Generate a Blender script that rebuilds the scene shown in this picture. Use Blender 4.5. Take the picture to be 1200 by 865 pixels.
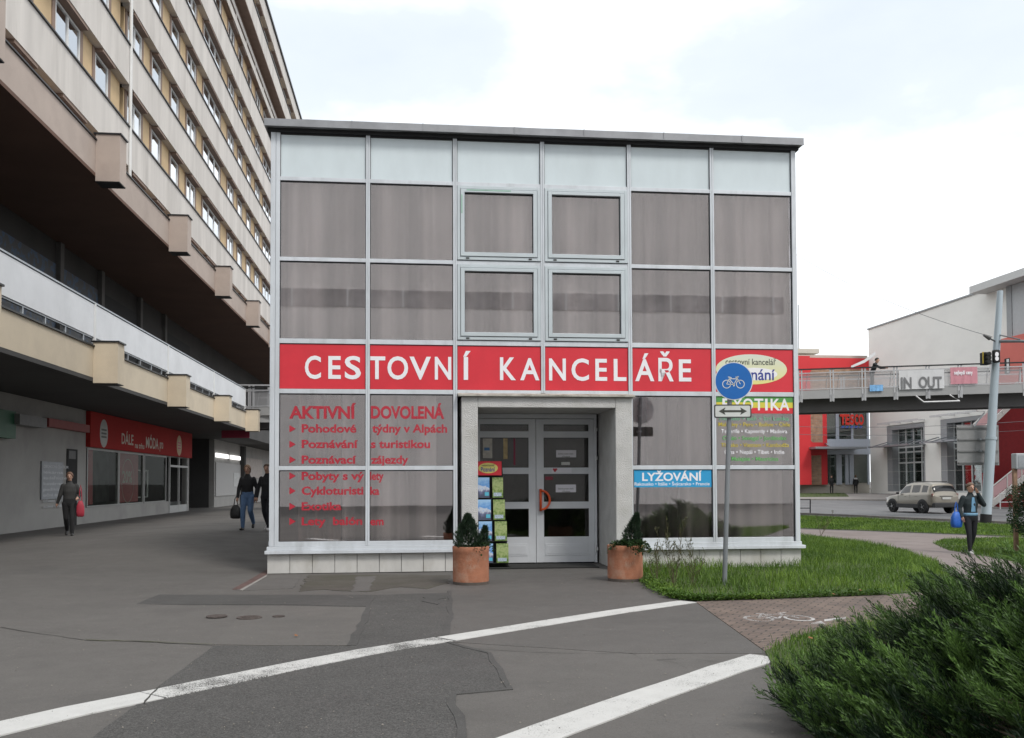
import bpy, bmesh, math, random
import numpy as np
from mathutils import Vector, Matrix
for o in list(bpy.data.objects): bpy.data.objects.remove(o, do_unlink=True)
S = bpy.context.scene; COL = S.collection; R = math.radians
random.seed(4); RNG = np.random.default_rng(7)

# ------------------------------------------------------------------ camera, sky, sun, exposure
CAMZ = 1.5; FPX = 1100.0; SHY = 0.0804
CROT = Matrix.Rotation(R(91.9), 3, 'X') @ Matrix.Rotation(R(-0.2), 3, 'Z')
cd = bpy.data.cameras.new('camera'); cam = bpy.data.objects.new('camera', cd); COL.objects.link(cam)
cam.matrix_world = Matrix.Translation((0, 0, CAMZ)) @ CROT.to_4x4()
cd.sensor_width = 36; cd.lens = 33.0; cd.shift_y = SHY; cd.clip_end = 3000; cd.clip_start = 0.05
S.camera = cam
SUN_EL, SUN_AZ = 50.0, 142.0          # compass style: measured clockwise from +Y
w = bpy.data.worlds.new('World'); S.world = w; w.use_nodes = True
nt = w.node_tree; nt.nodes.clear()
sky = nt.nodes.new('ShaderNodeTexSky'); sky.sky_type = 'NISHITA'; sky.sun_disc = False
sky.sun_elevation = R(SUN_EL); sky.sun_rotation = R(SUN_AZ); sky.air_density = 1.0; sky.dust_density = 2.0
tc = nt.nodes.new('ShaderNodeTexCoord'); mp = nt.nodes.new('ShaderNodeMapping')
mp.inputs['Scale'].default_value = (1.0, 1.0, 2.2); mp.inputs['Location'].default_value = (3.1, 0.4, 0.2)
nz = nt.nodes.new('ShaderNodeTexNoise'); nz.inputs['Scale'].default_value = 2.3; nz.inputs['Detail'].default_value = 7; nz.inputs['Roughness'].default_value = .52
rp = nt.nodes.new('ShaderNodeValToRGB'); rp.color_ramp.elements[0].position = .30; rp.color_ramp.elements[1].position = .60
rp.color_ramp.elements[0].color = (.80,.80,.80,1); rp.color_ramp.elements[1].color = (1,1,1,1)
mx = nt.nodes.new('ShaderNodeMix'); mx.data_type = 'RGBA'
rq = nt.nodes.new('ShaderNodeValToRGB'); rq.color_ramp.elements[0].position = .40; rq.color_ramp.elements[1].position = .66   # bright overcast cloud deck with faint bluish gaps
rq.color_ramp.elements[0].color = (.535,.575,.605,1); rq.color_ramp.elements[1].color = (.98,.99,1,1)
vs_ = nt.nodes.new('ShaderNodeVectorMath'); vs_.operation = 'SCALE'; vs_.inputs['Scale'].default_value = 11.0
nt.links.new(nz.outputs['Fac'], rq.inputs[0]); nt.links.new(rq.outputs[0], vs_.inputs[0]); nt.links.new(vs_.outputs[0], mx.inputs['B'])
bgn = nt.nodes.new('ShaderNodeBackground'); bgn.inputs['Strength'].default_value = 0.1
wo = nt.nodes.new('ShaderNodeOutputWorld')
L = nt.links.new
L(tc.outputs['Generated'], mp.inputs['Vector']); L(mp.outputs[0], nz.inputs['Vector']); L(nz.outputs['Fac'], rp.inputs[0])
L(rp.outputs[0], mx.inputs['Factor']); L(sky.outputs[0], mx.inputs['A']); L(mx.outputs['Result'], bgn.inputs[0]); L(bgn.outputs[0], wo.inputs[0])
sd = bpy.data.lights.new('sun', 'SUN'); sd.energy = 1.25; sd.angle = R(14); sd.color = (1, .96, .9)
sun = bpy.data.objects.new('sun', sd); COL.objects.link(sun)
az = R(SUN_AZ); el = R(SUN_EL)
tosun = Vector((math.sin(az)*math.cos(el), math.cos(az)*math.cos(el), math.sin(el)))
sun.rotation_euler = tosun.to_track_quat('Z', 'Y').to_euler()
S.view_settings.view_transform = 'Standard'; S.view_settings.look = 'None'
S.view_settings.exposure = 0.75; S.view_settings.gamma = 1
S.render.engine = 'CYCLES'
try:
    S.cycles.max_bounces = 7; S.cycles.transparent_max_bounces = 10; S.cycles.glossy_bounces = 4
except Exception: pass

# ------------------------------------------------------------------ frames and survey helpers
TH = R(6.2); CT, ST = math.cos(TH), math.sin(TH)
K0 = Vector((-4.04, 15.5, 0))
KW = 9.16
def sm(t):
    t = max(0.0, min(1.0, t)); return t*t*(3-2*t)
def gz(x, y):
    z = .10*sm((-x-4.2)/4) + .20*sm((y-15)/8)*sm((x+12.8)/4.2)*sm((-x-2.0)/2.0)
    z += -.33*sm((x-5.5)/6)*sm((y-9)/9) + .66*sm((y-66)/20)*sm((x-5.5)/6)
    return z
def ray(px, py):
    d = CROT @ Vector(((px-600)/FPX, (432.5-py)/FPX + SHY*1200/FPX, -1)); return d
def G(px, py, dz=0.0):
    d = ray(px, py); z = 0
    for i in range(25):
        t = (z - CAMZ)/d.z; x, y = d.x*t, d.y*t; z = .5*z+.5*gz(x, y)
    return Vector((x, y, gz(x, y)+dz))
def at(px, py, Y):
    d = ray(px, py); t = Y/d.y; return Vector((d.x*t, Y, CAMZ + d.z*t))
def toB(p): return Vector((p.x*CT + p.y*ST, -p.x*ST + p.y*CT, p.z))
def fromB(u, v, z=0): return Vector((u*CT - v*ST, u*ST + v*CT, z))
def FK(px, py, v=0.0):        # kiosk plane -> (u, z)
    d = ray(px, py); o = Vector((0, 0, CAMZ)) - K0
    ov = -o.x*ST + o.y*CT; dv = -d.x*ST + d.y*CT; t = (v-ov)/dv; p = o + d*t
    return (p.x*CT + p.y*ST, p.z)
def BU(px, py, u):            # city plane u=const -> (v, z)
    d = ray(px, py); du = d.x*CT + d.y*ST; t = u/du; return ((-d.x*ST + d.y*CT)*t, CAMZ + d.z*t)
def BV(px, py, v):            # city plane v=const -> (u, z)
    d = ray(px, py); dv = -d.x*ST + d.y*CT; t = v/dv; return ((d.x*CT + d.y*ST)*t, CAMZ + d.z*t)

# ------------------------------------------------------------------ materials
def newmat(name):
    m = bpy.data.materials.new(name); m.use_nodes = True; return m, m.node_tree.nodes, m.node_tree.links
def M(name, col, rough=.6, metal=0, var=.12, scale=5, fine=0, fscale=180, bump=0, bscale=60, stretch=(1,1,1), coat=0, spec=.5, transl=0, stain=None, sscale=.5):
    m, N, K = newmat(name); b = N['Principled BSDF']
    b.inputs['Roughness'].default_value = rough; b.inputs['Metallic'].default_value = metal
    b.inputs['Specular IOR Level'].default_value = spec; b.inputs['Coat Weight'].default_value = coat
    t = N.new('ShaderNodeTexCoord'); mp = N.new('ShaderNodeMapping'); mp.inputs['Scale'].default_value = stretch
    K.new(t.outputs['Object'], mp.inputs[0])
    n = N.new('ShaderNodeTexNoise'); n.inputs['Scale'].default_value = scale; n.inputs['Detail'].default_value = 6; n.inputs['Roughness'].default_value = .6
    K.new(mp.outputs[0], n.inputs['Vector'])
    r = N.new('ShaderNodeMapRange'); r.inputs['From Min'].default_value = .3; r.inputs['From Max'].default_value = .7
    r.inputs['To Min'].default_value = 1-var; r.inputs['To Max'].default_value = 1+var
    K.new(n.outputs['Fac'], r.inputs['Value']); val = r.outputs[0]
    if fine:
        n2 = N.new('ShaderNodeTexNoise'); n2.inputs['Scale'].default_value = fscale; n2.inputs['Detail'].default_value = 2
        K.new(t.outputs['Object'], n2.inputs['Vector'])
        r2 = N.new('ShaderNodeMapRange'); r2.inputs['From Min'].default_value = .3; r2.inputs['From Max'].default_value = .7
        r2.inputs['To Min'].default_value = 1-fine; r2.inputs['To Max'].default_value = 1+fine
        K.new(n2.outputs['Fac'], r2.inputs['Value'])
        mu = N.new('ShaderNodeMath'); mu.operation = 'MULTIPLY'; K.new(val, mu.inputs[0]); K.new(r2.outputs[0], mu.inputs[1]); val = mu.outputs[0]
    vm = N.new('ShaderNodeVectorMath'); vm.operation = 'SCALE'; vm.inputs[0].default_value = col[:3]; K.new(val, vm.inputs['Scale'])
    out = vm.outputs[0]
    if stain:
        n3 = N.new('ShaderNodeTexNoise'); n3.inputs['Scale'].default_value = sscale; n3.inputs['Detail'].default_value = 8; n3.inputs['Roughness'].default_value = .65
        K.new(mp.outputs[0], n3.inputs['Vector'])
        r3 = N.new('ShaderNodeMapRange'); r3.inputs['From Min'].default_value = .5; r3.inputs['From Max'].default_value = .72; r3.inputs['To Max'].default_value = .8
        K.new(n3.outputs['Fac'], r3.inputs['Value'])
        mi = N.new('ShaderNodeMix'); mi.data_type = 'RGBA'; mi.inputs['B'].default_value = (*stain, 1)
        K.new(r3.outputs[0], mi.inputs['Factor']); K.new(out, mi.inputs['A']); out = mi.outputs['Result']
    K.new(out, b.inputs['Base Color'])
    if bump:
        n4 = N.new('ShaderNodeTexNoise'); n4.inputs['Scale'].default_value = bscale; n4.inputs['Detail'].default_value = 4
        K.new(t.outputs['Object'], n4.inputs['Vector'])
        bp = N.new('ShaderNodeBump'); bp.inputs['Strength'].default_value = bump; bp.inputs['Distance'].default_value = .02
        K.new(n4.outputs['Fac'], bp.inputs['Height']); K.new(bp.outputs[0], b.inputs['Normal'])
    if transl:
        tr = N.new('ShaderNodeBsdfTranslucent'); K.new(out, tr.inputs[0])
        ms = N.new('ShaderNodeMixShader'); ms.inputs[0].default_value = transl
        K.new(b.outputs[0], ms.inputs[1]); K.new(tr.outputs[0], ms.inputs[2]); K.new(ms.outputs[0], N['Material Output'].inputs[0])
    return m
def glass(name, refl=.25, tint=(.6,.58,.57), gcol=(1,1,1), wave=.012, fres=.75):
    m, N, K = newmat(name)
    for n in list(N):
        if n.type == 'BSDF_PRINCIPLED': N.remove(n)
    g = N.new('ShaderNodeBsdfGlossy'); g.inputs['Roughness'].default_value = .012; g.inputs['Color'].default_value = (*gcol, 1)
    t = N.new('ShaderNodeBsdfTransparent'); t.inputs['Color'].default_value = (*tint, 1)
    lw = N.new('ShaderNodeFresnel'); lw.inputs['IOR'].default_value = 1.5
    a = N.new('ShaderNodeMath'); a.operation = 'MULTIPLY_ADD'; a.inputs[1].default_value = fres; a.inputs[2].default_value = refl; a.use_clamp = True
    K.new(lw.outputs[0], a.inputs[0])
    tc = N.new('ShaderNodeTexCoord'); nz = N.new('ShaderNodeTexNoise'); nz.inputs['Scale'].default_value = 1.3; nz.inputs['Detail'].default_value = 1
    K.new(tc.outputs['Object'], nz.inputs['Vector'])
    bp = N.new('ShaderNodeBump'); bp.inputs['Strength'].default_value = wave; bp.inputs['Distance'].default_value = .3
    K.new(nz.outputs['Fac'], bp.inputs['Height']); K.new(bp.outputs[0], g.inputs['Normal'])
    ms = N.new('ShaderNodeMixShader'); K.new(a.outputs[0], ms.inputs[0]); K.new(t.outputs[0], ms.inputs[1]); K.new(g.outputs[0], ms.inputs[2])
    K.new(ms.outputs[0], N['Material Output'].inputs[0]); return m
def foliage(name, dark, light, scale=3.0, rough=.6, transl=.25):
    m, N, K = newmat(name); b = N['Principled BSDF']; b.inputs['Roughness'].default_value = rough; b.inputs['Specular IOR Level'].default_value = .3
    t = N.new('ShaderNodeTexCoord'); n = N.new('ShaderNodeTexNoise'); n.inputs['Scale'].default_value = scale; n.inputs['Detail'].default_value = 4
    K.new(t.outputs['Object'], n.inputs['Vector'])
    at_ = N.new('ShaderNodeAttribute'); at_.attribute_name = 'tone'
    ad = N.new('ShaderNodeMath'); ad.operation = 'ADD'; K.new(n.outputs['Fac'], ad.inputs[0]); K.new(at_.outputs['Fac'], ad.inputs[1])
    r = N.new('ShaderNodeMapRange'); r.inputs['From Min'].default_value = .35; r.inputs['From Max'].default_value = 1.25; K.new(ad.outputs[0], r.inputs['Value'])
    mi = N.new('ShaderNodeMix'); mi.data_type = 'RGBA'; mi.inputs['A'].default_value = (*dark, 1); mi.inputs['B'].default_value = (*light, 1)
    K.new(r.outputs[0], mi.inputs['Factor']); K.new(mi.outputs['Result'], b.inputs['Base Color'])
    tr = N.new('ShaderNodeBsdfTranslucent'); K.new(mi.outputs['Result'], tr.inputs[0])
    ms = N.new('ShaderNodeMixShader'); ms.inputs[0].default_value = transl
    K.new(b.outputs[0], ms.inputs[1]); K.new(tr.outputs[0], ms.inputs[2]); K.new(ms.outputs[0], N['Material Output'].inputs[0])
    return m
def brickmat(name, c1, c2, mortar, bw, bh, scale=1.0, msize=.012, rot=(0,0,0), bump=.4):
    m, N, K = newmat(name); b = N['Principled BSDF']; b.inputs['Roughness'].default_value = .85
    t = N.new('ShaderNodeTexCoord'); mp = N.new('ShaderNodeMapping'); mp.inputs['Rotation'].default_value = rot
    K.new(t.outputs['Object'], mp.inputs[0])
    br = N.new('ShaderNodeTexBrick'); br.inputs['Color1'].default_value = (*c1,1); br.inputs['Color2'].default_value = (*c2,1); br.inputs['Mortar'].default_value = (*mortar,1)
    br.inputs['Scale'].default_value = scale; br.inputs['Brick Width'].default_value = bw; br.inputs['Row Height'].default_value = bh; br.inputs['Mortar Size'].default_value = msize
    K.new(mp.outputs[0], br.inputs['Vector'])
    n = N.new('ShaderNodeTexNoise'); n.inputs['Scale'].default_value = 2.5; n.inputs['Detail'].default_value = 6; K.new(t.outputs['Object'], n.inputs['Vector'])
    r = N.new('ShaderNodeMapRange'); r.inputs['From Min'].default_value=.3; r.inputs['From Max'].default_value=.7; r.inputs['To Min'].default_value = .75; r.inputs['To Max'].default_value = 1.22; K.new(n.outputs['Fac'], r.inputs['Value'])
    vm = N.new('ShaderNodeVectorMath'); vm.operation = 'SCALE'; K.new(br.outputs['Color'], vm.inputs[0]); K.new(r.outputs[0], vm.inputs['Scale']); K.new(vm.outputs[0], b.inputs['Base Color'])
    bp = N.new('ShaderNodeBump'); bp.inputs['Strength'].default_value = bump; bp.inputs['Distance'].default_value = .01; bp.invert = True
    K.new(br.outputs['Fac'], bp.inputs['Height']); K.new(bp.outputs[0], b.inputs['Normal']); return m
def rampmat(name, stops, scale=4, detail=4, rough=.5, axis_mix=None):
    """noise driven colour ramp; axis_mix=(zmin,zmax,weight) adds the height above the object's origin to the noise"""
    m, N, K = newmat(name); b = N['Principled BSDF']; b.inputs['Roughness'].default_value = rough
    t = N.new('ShaderNodeTexCoord'); n = N.new('ShaderNodeTexNoise'); n.inputs['Scale'].default_value = scale; n.inputs['Detail'].default_value = detail
    K.new(t.outputs['Object'], n.inputs['Vector']); v = n.outputs['Fac']
    if axis_mix:
        sp = N.new('ShaderNodeSeparateXYZ'); K.new(t.outputs['Object'], sp.inputs[0])
        r = N.new('ShaderNodeMapRange'); r.inputs['From Min'].default_value = axis_mix[0]; r.inputs['From Max'].default_value = axis_mix[1]; K.new(sp.outputs['Z'], r.inputs['Value'])
        a = N.new('ShaderNodeMath'); a.operation = 'MULTIPLY_ADD'; a.inputs[1].default_value = axis_mix[2]; K.new(n.outputs['Fac'], a.inputs[0]); K.new(r.outputs[0], a.inputs[2]); v = a.outputs[0]
    rp = N.new('ShaderNodeValToRGB'); cr = rp.color_ramp
    while len(cr.elements) < len(stops): cr.elements.new(.5)
    for e, (p, c) in zip(cr.elements, stops): e.position = p; e.color = (*c, 1)
    K.new(v, rp.inputs[0]); K.new(rp.outputs[0], b.inputs['Base Color']); return m

# ------------------------------------------------------------------ mesh builder
_capH = [None]
_tcache = {}
def glyphs(s, bold=.0):
    k = (s, bold)
    if k in _tcache: return _tcache[k]
    c = bpy.data.curves.new('t', 'FONT'); c.body = s; c.size = 1; c.offset = bold; c.fill_mode = 'FRONT'; c.resolution_u = 4
    o = bpy.data.objects.new('t', c); COL.objects.link(o)
    me = bpy.data.meshes.new_from_object(o.evaluated_get(bpy.context.evaluated_depsgraph_get()))
    v = np.array([p.co[:] for p in me.vertices]) if len(me.vertices) else np.zeros((0,3)); f = [tuple(p.vertices) for p in me.polygons]
    bpy.data.objects.remove(o); bpy.data.curves.remove(c); bpy.data.meshes.remove(me)
    _tcache[k] = (v, f); return v, f
class MB:
    def __init__(s): s.v = []; s.f = []; s.m = []
    def add(s, vs, fs, mi=0, T=None):
        o = len(s.v)
        for p in vs:
            s.v.append(tuple(T @ Vector(p)) if T is not None else tuple(p))
        for f in fs: s.f.append(tuple(o+i for i in f)); s.m.append(mi)
        return s
    def box(s, x0, x1, y0, y1, z0, z1, mi=0, T=None):
        return s.add([(x0,y0,z0),(x1,y0,z0),(x1,y1,z0),(x0,y1,z0),(x0,y0,z1),(x1,y0,z1),(x1,y1,z1),(x0,y1,z1)],
              [(0,3,2,1),(4,5,6,7),(0,1,5,4),(1,2,6,5),(2,3,7,6),(3,0,4,7)], mi, T)
    def bar(s, p, q, w, h, mi=0, up=(0,0,1)):
        p, q = Vector(p), Vector(q); d = (q-p).normalized(); a = d.cross(Vector(up)); a = a.normalized() if a.length > 1e-6 else Vector((1,0,0)); b = a.cross(d)
        a *= w/2; b *= h/2
        vs = [p-a-b, p+a-b, p+a+b, p-a+b, q-a-b, q+a-b, q+a+b, q-a+b]
        return s.add(vs, [(0,1,2,3),(7,6,5,4),(0,4,5,1),(1,5,6,2),(2,6,7,3),(3,7,4,0)], mi)
    def tube(s, pts, r, n=8, mi=0, cap=True, r1=None):
        pts = [Vector(p) for p in pts]; rings = []; prev = None
        for i, p in enumerate(pts):
            d = (pts[min(i+1,len(pts)-1)] - pts[max(i-1,0)]).normalized()
            a = d.cross(Vector((0,0,1)) if abs(d.z) < .95 else Vector((1,0,0))).normalized()
            if prev is not None and a.dot(prev) < 0: a = -a
            prev = a; b = d.cross(a)
            rr = r if r1 is None else r + (r1-r)*i/(len(pts)-1)
            rings.append([p + (a*math.cos(t*2*math.pi/n) + b*math.sin(t*2*math.pi/n))*rr for t in range(n)])
        o = len(s.v)
        for rg in rings: s.v += [tuple(p) for p in rg]
        for i in range(len(rings)-1):
            for t in range(n):
                s.f.append((o+i*n+t, o+i*n+(t+1)%n, o+(i+1)*n+(t+1)%n, o+(i+1)*n+t)); s.m.append(mi)
        if cap:
            s.f.append(tuple(o+t for t in range(n))[::-1]); s.m.append(mi)
            s.f.append(tuple(o+(len(rings)-1)*n+t for t in range(n))); s.m.append(mi)
        return s
    def lathe(s, prof, n=24, c=(0,0,0), mi=0, T=None):
        o = len(s.v); vs = []
        for (r, z) in prof:
            for t in range(n):
                a = t*2*math.pi/n; vs.append((c[0]+r*math.cos(a), c[1]+r*math.sin(a), c[2]+z))
        fs = []
        for i in range(len(prof)-1):
            for t in range(n): fs.append((i*n+t, i*n+(t+1)%n, (i+1)*n+(t+1)%n, (i+1)*n+t))
        fs.append(tuple(range(n))[::-1]); fs.append(tuple((len(prof)-1)*n+t for t in range(n)))
        return s.add(vs, fs, mi, T)
    def prism(s, poly, ext, mi=0):
        """poly: list of 3D points, extruded by vector ext"""
        n = len(poly); e = Vector(ext); vs = [Vector(p) for p in poly] + [Vector(p)+e for p in poly]
        return s.add(vs, [tuple(range(n))[::-1], tuple(range(n, 2*n))] + [(i, (i+1)%n, n+(i+1)%n, n+i) for i in range(n)], mi)
    def text(s, string, u0, u1, z0, z1, y, bold=.0, mi=0, T=None, asc=False):
        """string in the XZ plane facing -Y, fitted in width to u0..u1 and in cap height to z0..z1"""
        v, f = glyphs(string, bold)
        if not len(v): return s
        if _capH[0] is None: hv, _ = glyphs('H', 0); _capH[0] = hv[:,1].max()
        xs = (u1-u0)/max(1e-6, (v[:,0].max()-v[:,0].min())); zs = (z1-z0)/_capH[0]
        vs = [(u0+(p[0]-v[:,0].min())*xs, y, z0+p[1]*zs) for p in v]
        return s.add(vs, f, mi, T)
    def disc(s, cx, cz, rx, rz, y, n=40, mi=0):
        return s.add([(cx+rx*math.cos(i*2*math.pi/n), y, cz+rz*math.sin(i*2*math.pi/n)) for i in range(n)], [tuple(range(n))], mi)
    def ring(s, cx, cz, r0, r1, y, n=32, mi=0):
        vs = [];
        for i in range(n):
            a = i*2*math.pi/n; vs += [(cx+r0*math.cos(a), y, cz+r0*math.sin(a)), (cx+r1*math.cos(a), y, cz+r1*math.sin(a))]
        return s.add(vs, [(2*i, 2*i+1, (2*i+3)%(2*n), (2*i+2)%(2*n)) for i in range(n)], mi)
    def build(s, name, mats, parent=None, smooth=False, bevel=0, loc=None, rotz=0, angle=None):
        me = bpy.data.meshes.new(name); me.from_pydata(s.v, [], s.f)
        mats = mats if isinstance(mats, (list, tuple)) else [mats]
        for m in mats: me.materials.append(m)
        me.polygons.foreach_set('material_index', s.m)
        if smooth: me.polygons.foreach_set('use_smooth', [True]*len(s.f))
        me.update(); o = bpy.data.objects.new(name, me); COL.objects.link(o)
        if parent: o.parent = parent
        if loc is not None: o.location = loc
        if rotz: o.rotation_euler = (0,0,rotz)
        if bevel:
            b = o.modifiers.new('bevel', 'BEVEL'); b.width = bevel; b.segments = 2; b.limit_method = 'ANGLE'; b.angle_limit = R(40)
        if smooth and angle:
            try: o.data.set_sharp_from_angle(angle=R(angle))
            except Exception: pass
        return o
def npmesh(name, V, F, mat, parent=None, tone=None, smooth=False, loc=None):
    """fast mesh from numpy verts Vx3 and faces Fx3 or Fx4"""
    me = bpy.data.meshes.new(name); n = len(F); k = F.shape[1]
    me.vertices.add(len(V)); me.vertices.foreach_set('co', V.astype(np.float32).ravel())
    me.loops.add(n*k); me.loops.foreach_set('vertex_index', F.astype(np.int32).ravel())
    me.polygons.add(n); me.polygons.foreach_set('loop_start', np.arange(0, n*k, k, dtype=np.int32)); me.polygons.foreach_set('loop_total', np.full(n, k, dtype=np.int32))
    if tone is not None:
        a = me.attributes.new('tone', 'FLOAT', 'POINT'); a.data.foreach_set('value', tone.astype(np.float32))
    me.update(calc_edges=True); me.validate()
    if smooth: me.polygons.foreach_set('use_smooth', [True]*n)
    me.materials.append(mat); o = bpy.data.objects.new(name, me); COL.objects.link(o)
    if parent: o.parent = parent
    if loc is not None: o.location = loc
    return o
def thing(name, label, cat, loc=(0,0,0), rotz=0, group=None):
    o = bpy.data.objects.new(name, None); COL.objects.link(o); o.empty_display_size = .2
    o.location = loc; o.rotation_euler = (0,0,rotz); o['label'] = label; o['category'] = cat
    if group: o['group'] = group
    return o
def tag(o, label, cat, group=None):
    o['label'] = label; o['category'] = cat
    if group: o['group'] = group
    return o
def kind(o, k): o['kind'] = k; return o

# ------------------------------------------------------------------ shared materials
m_alu   = M('pale aluminium frame', (.575,.605,.64), .45, .15, var=.10, scale=2, stretch=(1,1,.25), fine=.03, stain=(.42,.44,.46), sscale=3)
m_alud  = M('grey roof sheet metal', (.27,.275,.29), .5, .3, var=.15, scale=3)
m_gask  = M('black gasket and shadow strip', (.015,.015,.017), .6)
m_span  = M('pale green glazed panel', (.60,.67,.70), .12, var=.07, scale=1.4, stretch=(1,1,.4), spec=.6)
m_red   = M('red sign film', (.60,.026,.042), .45, var=.08, scale=2)
m_white = M('white vinyl', (.78,.77,.80), .5, var=.03)
m_vred  = M('red vinyl letters', (.40,.018,.036), .5, var=.05)
m_tile  = M('off white plinth tile', (.50,.49,.47), .5, var=.12, scale=3, stretch=(1,1,.5), stain=(.36,.34,.30), sscale=2.2)
m_plast = M('white rough plaster', (.49,.485,.475), .9, var=.10, scale=4, bump=.8, bscale=55, stain=(.40,.39,.36), sscale=1.6)
m_door  = M('pale grey door paint', (.56,.58,.61), .4, var=.05, scale=3)
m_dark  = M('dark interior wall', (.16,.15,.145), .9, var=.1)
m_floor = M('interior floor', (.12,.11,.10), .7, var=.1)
def curtmat(name, col, lo=.15, hi=1.35, fq=3.4):  # streaks in the colour paint the light and shade of the folds
    m, N, K = newmat(name); b = N['Principled BSDF']; b.inputs['Roughness'].default_value = .95
    t = N.new('ShaderNodeTexCoord')
    def nz(sx, sz, d, a, c, f0, f1):
        mp = N.new('ShaderNodeMapping'); mp.inputs['Scale'].default_value = (sx, .01, sz); K.new(t.outputs['Object'], mp.inputs[0])
        n = N.new('ShaderNodeTexNoise'); n.inputs['Scale'].default_value = 1; n.inputs['Detail'].default_value = d; K.new(mp.outputs[0], n.inputs['Vector'])
        r = N.new('ShaderNodeMapRange'); r.inputs['From Min'].default_value = f0; r.inputs['From Max'].default_value = f1; r.inputs['To Min'].default_value = a; r.inputs['To Max'].default_value = c; K.new(n.outputs['Fac'], r.inputs['Value']); return r.outputs[0]
    mu = N.new('ShaderNodeMath'); mu.operation = 'MULTIPLY'; K.new(nz(fq, .05, 0, lo, hi, .30, .70), mu.inputs[0]); K.new(nz(.8, .25, 1, .78, 1.05, .35, .65), mu.inputs[1])
    vm = N.new('ShaderNodeVectorMath'); vm.operation = 'SCALE'; vm.inputs[0].default_value = col; K.new(mu.outputs[0], vm.inputs['Scale']); K.new(vm.outputs[0], b.inputs['Base Color'])
    tr = N.new('ShaderNodeBsdfTranslucent'); K.new(vm.outputs[0], tr.inputs[0]); ms = N.new('ShaderNodeMixShader'); ms.inputs[0].default_value = .15
    K.new(b.outputs[0], ms.inputs[1]); K.new(tr.outputs[0], ms.inputs[2]); K.new(ms.outputs[0], N['Material Output'].inputs[0]); return m
m_curt  = curtmat('sheer curtain', (.93,.89,.87), .24, 1.16, 4.4)
m_curtb = curtmat('brown curtain', (.24,.165,.145), .4, 1.5, 7)
m_glass = glass('bronze window glass', refl=.25, tint=(1,.98,.97), gcol=(.99,.965,.985), wave=.0012)
m_glassd= glass('clear door glass', refl=.02, tint=(.72,.72,.71), wave=.001, fres=.5)
m_glasst= glass('tower window glass', refl=.55, tint=(.3,.32,.34), gcol=(.95,.97,1), wave=.006)
m_black = M('black rubber', (.012,.012,.012), .8)
m_steel = M('galvanised steel', (.34,.36,.38), .45, .6, var=.12, scale=8)
# ================================================================== SETTING: ground, paths, lawns, road
def paintmat(name, col=(.52,.515,.50), wear=.50, soft=.06):
    m, N, K = newmat(name); b = N['Principled BSDF']; b.inputs['Roughness'].default_value = .7
    t = N.new('ShaderNodeTexCoord')
    def nz(s, d):
        n = N.new('ShaderNodeTexNoise'); n.inputs['Scale'].default_value = s; n.inputs['Detail'].default_value = d; n.inputs['Roughness'].default_value = .7; K.new(t.outputs['Object'], n.inputs['Vector']); return n.outputs['Fac']
    a = N.new('ShaderNodeMath'); a.operation = 'MULTIPLY_ADD'; a.inputs[1].default_value = .55; K.new(nz(90, 3), a.inputs[0])
    a2 = N.new('ShaderNodeMath'); a2.operation = 'MULTIPLY'; a2.inputs[1].default_value = .45; K.new(nz(1.6, 5), a2.inputs[0]); K.new(a2.outputs[0], a.inputs[2])
    r = N.new('ShaderNodeMapRange'); r.inputs['From Min'].default_value = wear-soft; r.inputs['From Max'].default_value = wear+soft; K.new(a.outputs[0], r.inputs['Value'])
    r2 = N.new('ShaderNodeMapRange'); r2.inputs['To Min'].default_value = .8; r2.inputs['To Max'].default_value = 1.12; K.new(nz(6, 6), r2.inputs['Value'])
    vm = N.new('ShaderNodeVectorMath'); vm.operation = 'SCALE'; vm.inputs[0].default_value = col; K.new(r2.outputs[0], vm.inputs['Scale']); K.new(vm.outputs[0], b.inputs['Base Color'])
    tr = N.new('ShaderNodeBsdfTransparent'); ms = N.new('ShaderNodeMixShader')
    K.new(r.outputs[0], ms.inputs[0]); K.new(b.outputs[0], ms.inputs[1]); K.new(tr.outputs[0], ms.inputs[2]); K.new(ms.outputs[0], N['Material Output'].inputs[0]); return m
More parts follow.
